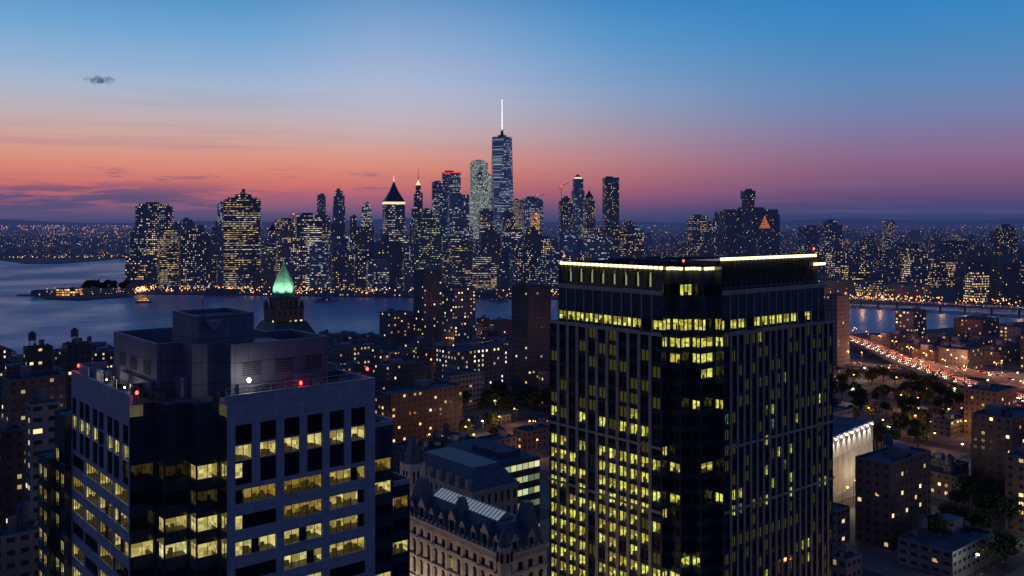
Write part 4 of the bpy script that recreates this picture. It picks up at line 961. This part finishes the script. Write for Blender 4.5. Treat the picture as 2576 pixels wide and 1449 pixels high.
# ================= highways
HASPH=rough_mat('worn_highway_deck',(.20,.18,.17),.8,.2,.08,haze=False)
def smooth(pts,k=3):
    for _ in range(k):
        q=[pts[0]]
        for (a,b_),(c,d_) in zip(pts,pts[1:]): q+=[(a*.75+c*.25,b_*.75+d_*.25),(a*.25+c*.75,b_*.25+d_*.75)]
        q.append(pts[-1]); pts=q
    return pts
def viaduct(pts,w,z,label,zg=GZ):
    b=MB(); acc=0; Lr=[];Rr=[]
    for i,(x,y) in enumerate(pts):
        x0,y0=pts[max(0,i-1)]; x1,y1=pts[min(len(pts)-1,i+1)]; L=math.hypot(x1-x0,y1-y0); nx,ny=-(y1-y0)/L*w/2,(x1-x0)/L*w/2
        Lr.append((x+nx,y+ny)); Rr.append((x-nx,y-ny))
    for i in range(len(pts)-1):
        b.prism([Rr[i],Rr[i+1],Lr[i+1],Lr[i]],z-1.6,z,mw=1,mr=0)
        for Q in (Lr,Rr,pts): b.beam((*Q[i],z+.5),(*Q[i+1],z+.5),.5,1)
        acc+=math.dist(pts[i],pts[i+1])
        if acc>26: acc=0; x,y=pts[i]; b.box(x-1,x+1,y-1,y+1,zg,z-1.6,1)
    o=b.obj('highway_viaduct',[HASPH,CONC]); tag(o,label,'bridge'); return o
H1p=smooth([(272,1000),(292,880),(300,790),(286,650),(292,540),(325,400)])
H2p=smooth([(235,690),(300,655),(420,600),(520,560)])
H3p=smooth([(300,700),(318,640),(345,560),(380,500),(430,450)])
FD=smooth([(X(2000,1400),1400),(X(2140,1372),1372),(X(2330,1300),1300),(X(2600,1215),1215),(X(2900,1150),1150)],2)
viaduct(H1p,16,22,'elevated highway with dense evening traffic'); viaduct(H2p,12,19.5,'curving highway ramp with street lamps'); viaduct(H3p,10,20.8,'branching highway ramp with orange lamps')
viaduct(FD,22,10,'riverside elevated drive with evening traffic',0)
PAINTS=[rough_mat('car_paint',c,.25,.1,1,metal=.3) for c in ((.3,.3,.32),(.04,.04,.05),(.2,.03,.03),(.05,.08,.2),(.45,.45,.44))]
HL=emit('headlight_glow',(1,.84,.58,1),10); TL=emit('taillight_glow',(1,.08,.03,1),8); TYRE=rough_mat('tyre_rubber',(.02,.02,.02),.9,.1,1)
def car_mesh(pm):
    b=MB(); 
    prof=[(-2.2,.35),(2.2,.35),(2.25,.75),(1.3,.95),(.6,1.42),(-1.1,1.45),(-1.9,1.0),(-2.25,.9)]
    for i in range(len(prof)):
        j=(i+1)%len(prof); p,q=prof[i],prof[j]; m_=2 if i in(3,5) else 0
        b.face([(p[0],-.88,p[1]),(q[0],-.88,q[1]),(q[0],.88,q[1]),(p[0],.88,p[1])][::-1],m_)
    b.face([(p[0],-.88,p[1]) for p in prof],0); b.face([(p[0],.88,p[1]) for p in prof][::-1],0)
    for s_ in (-.895,.895): b.face([(1.0,s_,.98),(.5,s_,1.36),(-1.0,s_,1.38),(-1.6,s_,1.0)],2)
    for x in (-1.35,1.4):
        for y in (-.9,.7):
            n=10; A=[(x+.33*math.cos(2*math.pi*i/n),y,.33+.33*math.sin(2*math.pi*i/n)) for i in range(n)]; B=[(p[0],y+.2,p[2]) for p in A]
            for i in range(n): b.face([A[i],A[(i+1)%n],B[(i+1)%n],B[i]],1)
            b.face(A,1); b.face(B[::-1],1)
    for y in (-.8,.45): b.box(2.2,2.32,y,y+.35,.6,.82,3); b.box(-2.36,-2.24,y,y+.35,.72,.92,4)
    return b.mesh('car',[pm,TYRE,GLASS,HL,TL])
cars=[car_mesh(p) for p in PAINTS]; ncar=0
def cars_along(pts,z,offs,n,grp):
    global ncar
    Ls=[math.dist(p,q) for p,q in zip(pts,pts[1:])]; T=sum(Ls)
    for k in range(n):
        t=(k+U(-.35,.35))/n*T; t=max(0,min(T-.1,t)); i=0
        while t>Ls[i]: t-=Ls[i]; i+=1
        (x0,y0),(x1,y1)=pts[i],pts[i+1]; f=t/Ls[i]; ang=math.atan2(y1-y0,x1-x0); of=offs[k%len(offs)]
        x=x0+(x1-x0)*f-math.sin(ang)*of; y=y0+(y1-y0)*f+math.cos(ang)*of
        o=put('car',random.choice(cars),(x,y,z),ang+(math.pi if of>0 else 0))
        tag(o,'car with headlights and tail lights on, driving in traffic','car',grp); ncar+=1
G_='cars driving on the elevated roads'
cars_along(H1p,22.02,(2.2,5.6),74,G_)
cars_along(H1p,22.02,(-2.2,-5.6),96,G_)
cars_along(H2p,19.52,(3,-3),26,G_); cars_along(H3p,20.82,(-2.4,2.4),30,G_)
cars_along(FD,10.02,(3,7,-3,-7),40,G_)
cars_along([(X(1150,440),440),(X(1290,470),470),(X(1400,520),520)],GZ+.01,(2,5,-2,-5),16,G_)
cars_along([(X(2130,470),470),(X(2300,500),500),(X(2600,560),560)],GZ+.01,(2,-2),8,G_)
cars_along([(X(-20,560),560),(X(10,420),420),(X(20,300),300)],GZ+.01,(2,-2),4,G_)
b=MB(); b.cone(0,0,0,8.5,.12,.08,6); b.beam((0,0,8.4),(1.6,0,8.9),.1); LP=b.mesh('street_lamp',[METAL])
b=MB(); b.cone(1.7,0,8.55,8.8,.25,.5,8,0); b.cone(1.7,0,8.8,9.05,.5,.2,8,0); LHO=b.mesh('lamp_head',[OLAMP]); 
b=MB(); b.cone(1.7,0,8.55,8.8,.25,.5,8,0); b.cone(1.7,0,8.8,9.05,.5,.2,8,0); LHW=b.mesh('lamp_head',[WLAMP])
nl=0
def lamp(x,y,z=GZ,rot=0,white=False,light=True,s=1,e=1.0,col=None):
    global nl
    p=put('street_lamp',LP,(x,y,z),rot,scale=s); tag(p,'tall street lamp with glowing head','street lamp','street lamps'); nl+=1
    put('lamp_head',LHW if white else LHO,(0,0,0),0,p)
    if light:
        l=bpy.data.lights.new('lamp_light','POINT'); l.energy=2600*e; l.color=col or ((1,.85,.6) if white else (1,.42,.12)); l.shadow_soft_size=.5
        lo=bpy.data.objects.new('lamp_light',l); COL.objects.link(lo); lo.parent=p; lo.location=(1.7,0,8.0)
def lamps_along(pts,z,off,step,**k):
    acc=step
    for (x0,y0),(x1,y1) in zip(pts,pts[1:]):
        acc+=math.dist((x0,y0),(x1,y1)); a=math.atan2(y1-y0,x1-x0)
        if acc>=step:
            acc=0; lamp(x0-math.sin(a)*off,y0+math.cos(a)*off,z,a+(-math.pi/2 if off>0 else math.pi/2),**k)
lamps_along(H1p,22,7.8,24,e=3.8,col=(1,.34,.15)); lamps_along(H2p,19.5,5.8,28,e=2.2,col=(1,.40,.17)); lamps_along(H3p,20.8,4.8,26,e=2.8,col=(1,.34,.15)); lamps_along(FD,10,10.6,18,e=2.6,col=(1,.5,.22))
for j in range(-3,13):
    for i in range(-10,22):
        a=i*46+11; bb=j*66-8; x=a*cu-bb*su; y=a*su+bb*cu
        px=PXs(x,y) if y>0 else -999
        if not(240<y<860) or not(-40<px<2620) or y>edge_y(x)-15: continue
        gy=557+(EYE-GZ-8)*F/y
        if 1400<px<2070 or (150<px<940) or (px<1010 and gy>1100): continue
        if (1160<px<1390 and 410<y<590): continue
        if (1000<px<1390 and y<340): continue
        if R()<.2: continue
        lamp(x,y,GZ,A40,white=R()<.15,e=.42)
for px,d,wh in ((1075,440,0),(1180,455,0),(1215,470,1),(1262,480,0),(1330,470,0),(1240,520,0),(1300,500,0),(1195,440,0),(1350,430,0),(2120,480,0),(2145,560,1),(2172,640,1),(2230,470,0),(2260,540,0),(2330,560,0),(2140,430,0),(2260,600,0),(2190,500,0),(2380,500,0),(2300,480,0),(2360,440,0),(2420,470,0)):
    lamp(X(px,d),d,GZ,U(0,6),bool(wh),e=.6)
for px,d in ((2120,352),(2170,372),(2215,392)): lamp(X(px,d),d,GZ,U(0,6),False,e=.9,col=(1,.75,.5))  # lamps added in front of the hall to brighten its dark ribs
cp=Vector((-1.8,224))
for la,lb in ((-11,-4),(-11,8),(-11,20),(-11,32),(-11,44),(-11,56),(6,-11)):  # lamps added round the courthouse and its tower to brighten the stone
    x=cp.x+la*cu-lb*su; y=cp.y+la*su+lb*cu
    lamp(x,y,GZ,A40 if la<0 else A40+math.pi/2,False,e=1.1,col=(1,.70,.48))
print('LAMPS',nl,'CARS',ncar)

# ================= trees
LEAF=[rough_mat('leaf_canopy',c,.8,.5,.8,haze=False) for c in ((.04,.07,.03),(.06,.09,.04))]
BARK=rough_mat('bark',(.09,.07,.05),.9,.3,2,haze=False)
tms=[]
for v in range(4):
    rs=random.Random(v+40); b=MB(); H=rs.uniform(9,13)
    b.cone(0,0,0,H*.45,.35,.22,8); limbs=[]
    for i in range(6):
        a=i*1.05+rs.uniform(-.3,.3); q=(math.cos(a)*rs.uniform(2,3.4),math.sin(a)*rs.uniform(2,3.4),H*rs.uniform(.6,.85)); b.beam((0,0,H*rs.uniform(.3,.44)),q,.16); limbs.append(q)
    tm=b.mesh('trunk',[BARK]); b=MB(); cl=[(q[0],q[1],q[2],rs.uniform(1.5,2.4)) for q in limbs]+[(rs.uniform(-2.5,2.5),rs.uniform(-2.5,2.5),H*rs.uniform(.6,1),rs.uniform(1.1,2.2)) for _ in range(7)]
    for (x,y,z,r) in cl:
        for k in range(48):
            d_=Vector((rs.gauss(0,1),rs.gauss(0,1),rs.gauss(0,.8))).normalized()*r*rs.uniform(.55,1.08); c=Vector((x,y,z))+d_
            t1=Vector((rs.gauss(0,1),rs.gauss(0,1),rs.gauss(0,1))).normalized(); t2=t1.cross(d_).normalized(); s_=rs.uniform(.3,.65)
            b.face([c+t1*s_,c+t2*s_,c-t1*s_,c-t2*s_],rs.randint(0,1))
    tms.append((tm,b.mesh('crown',LEAF)))
def tree(x,y,z=GZ,s=1):
    tm,cm_=random.choice(tms); t=put('tree',None,(x,y,z),U(0,6.3),scale=s*U(.7,1.1)); tag(t,'leafy deciduous tree standing in dusk shade','tree','city trees')
    put('trunk',tm,parent=t); put('crown',cm_,parent=t)
for i in range(66):
    px=U(1165,1388); d=U(425,585)
    if abs(d-(440+(px-1150)*.3))<14 or (1165<px<1310 and 415<d<450) or (1280<px and d<470) or (1165<px<1290 and 485<d<515): continue
    tree(X(px,d),d)
for i in range(120):
    px=U(2090,2430); d=U(440,632)
    if abs(d-(470+(px-2130)*.19))<9 or abs(X(px,d)-292)<15 or (2145<px<2265 and 575<d<610) or (2330<px and d<500): continue
    tree(X(px,d),d)
for i in range(26): px=U(1045,1165); d=U(345,420); tree(X(px,d),d)
for i in range(22): px=U(2360,2560); d=U(290,360); tree(X(px,d),d)
for i in range(40): px=U(200,330); d=U(1575,1680); tree(X(px,d),d,2.2,1.5)

# ================= pier, ferries, barge
def ferry(px,d,L,rot,label,red=False):
    b=MB(); w=L*.24; hull=[(-L/2,-w/2),(L*.3,-w/2),(L/2,0),(L*.3,w/2),(-L/2,w/2)]; b.prism([(p[0]*.94,p[1]*.85) for p in hull],-.5,2.4,top=hull,mw=0,mr=0)
    o=tag(b.obj('ferry_boat',[CONC if not red else PAINTS[2]],(X(px,d),d,0),rot),label,'boat')
    b=MB(); b.prism(rect(L*.66,w*.8,0,-L*.05,0),2.4,5.2,(1.6,2.8),mw=0,mr=1); b.prism(rect(L*.4,w*.7,0,-L*.02,0),5.2,7.8,(1.6,2.6),mw=0,mr=1); b.obj('cabin',[FM['orange' if red else 'resi'],ROOF],parent=o)
    b=MB(); b.cone(0,0,7.8,12,.15,.1,6); b.obj('mast',[METAL],parent=o); return o
ferry(362,1420,24,.1,'small red lit ferry crossing the harbour',True); ferry(820,1430,36,.2,'dark ferry moored near the far bank'); ferry(1255,1440,30,.05,'ferry with lit deck near the piers')
for px,d,L_,dp,h in ((128,1535,54,24,9),(175,1530,34,22,12),(235,1570,60,20,10),(350,1640,50,26,12)):
    block('ferry_terminal','low waterfront terminal with orange lit windows',px,d,L_,dp,h,'orange' if px==175 else 'dark','terminal',rot=.1,z0=2.2,cell=(4,4.5))
b=MB(); p0=X(50,1560); b.prism([(p0,1550),(X(118,1540),1535),(X(118,1560),1560),(p0,1565)],-1,2.0,mw=0,mr=0); struct(b.obj('pier',[CONC]))
for px,d in ((560,1555),(700,1545),(850,1530),(985,1520),(1240,1500),(1300,1500)):
    block('pier_shed','long low pier shed with lights at the water',px,d+8,56,16,9,random.choice(['brick','gold','resi']),'pier building',rot=U(-.1,.1),z0=1.0,cell=(4,4))
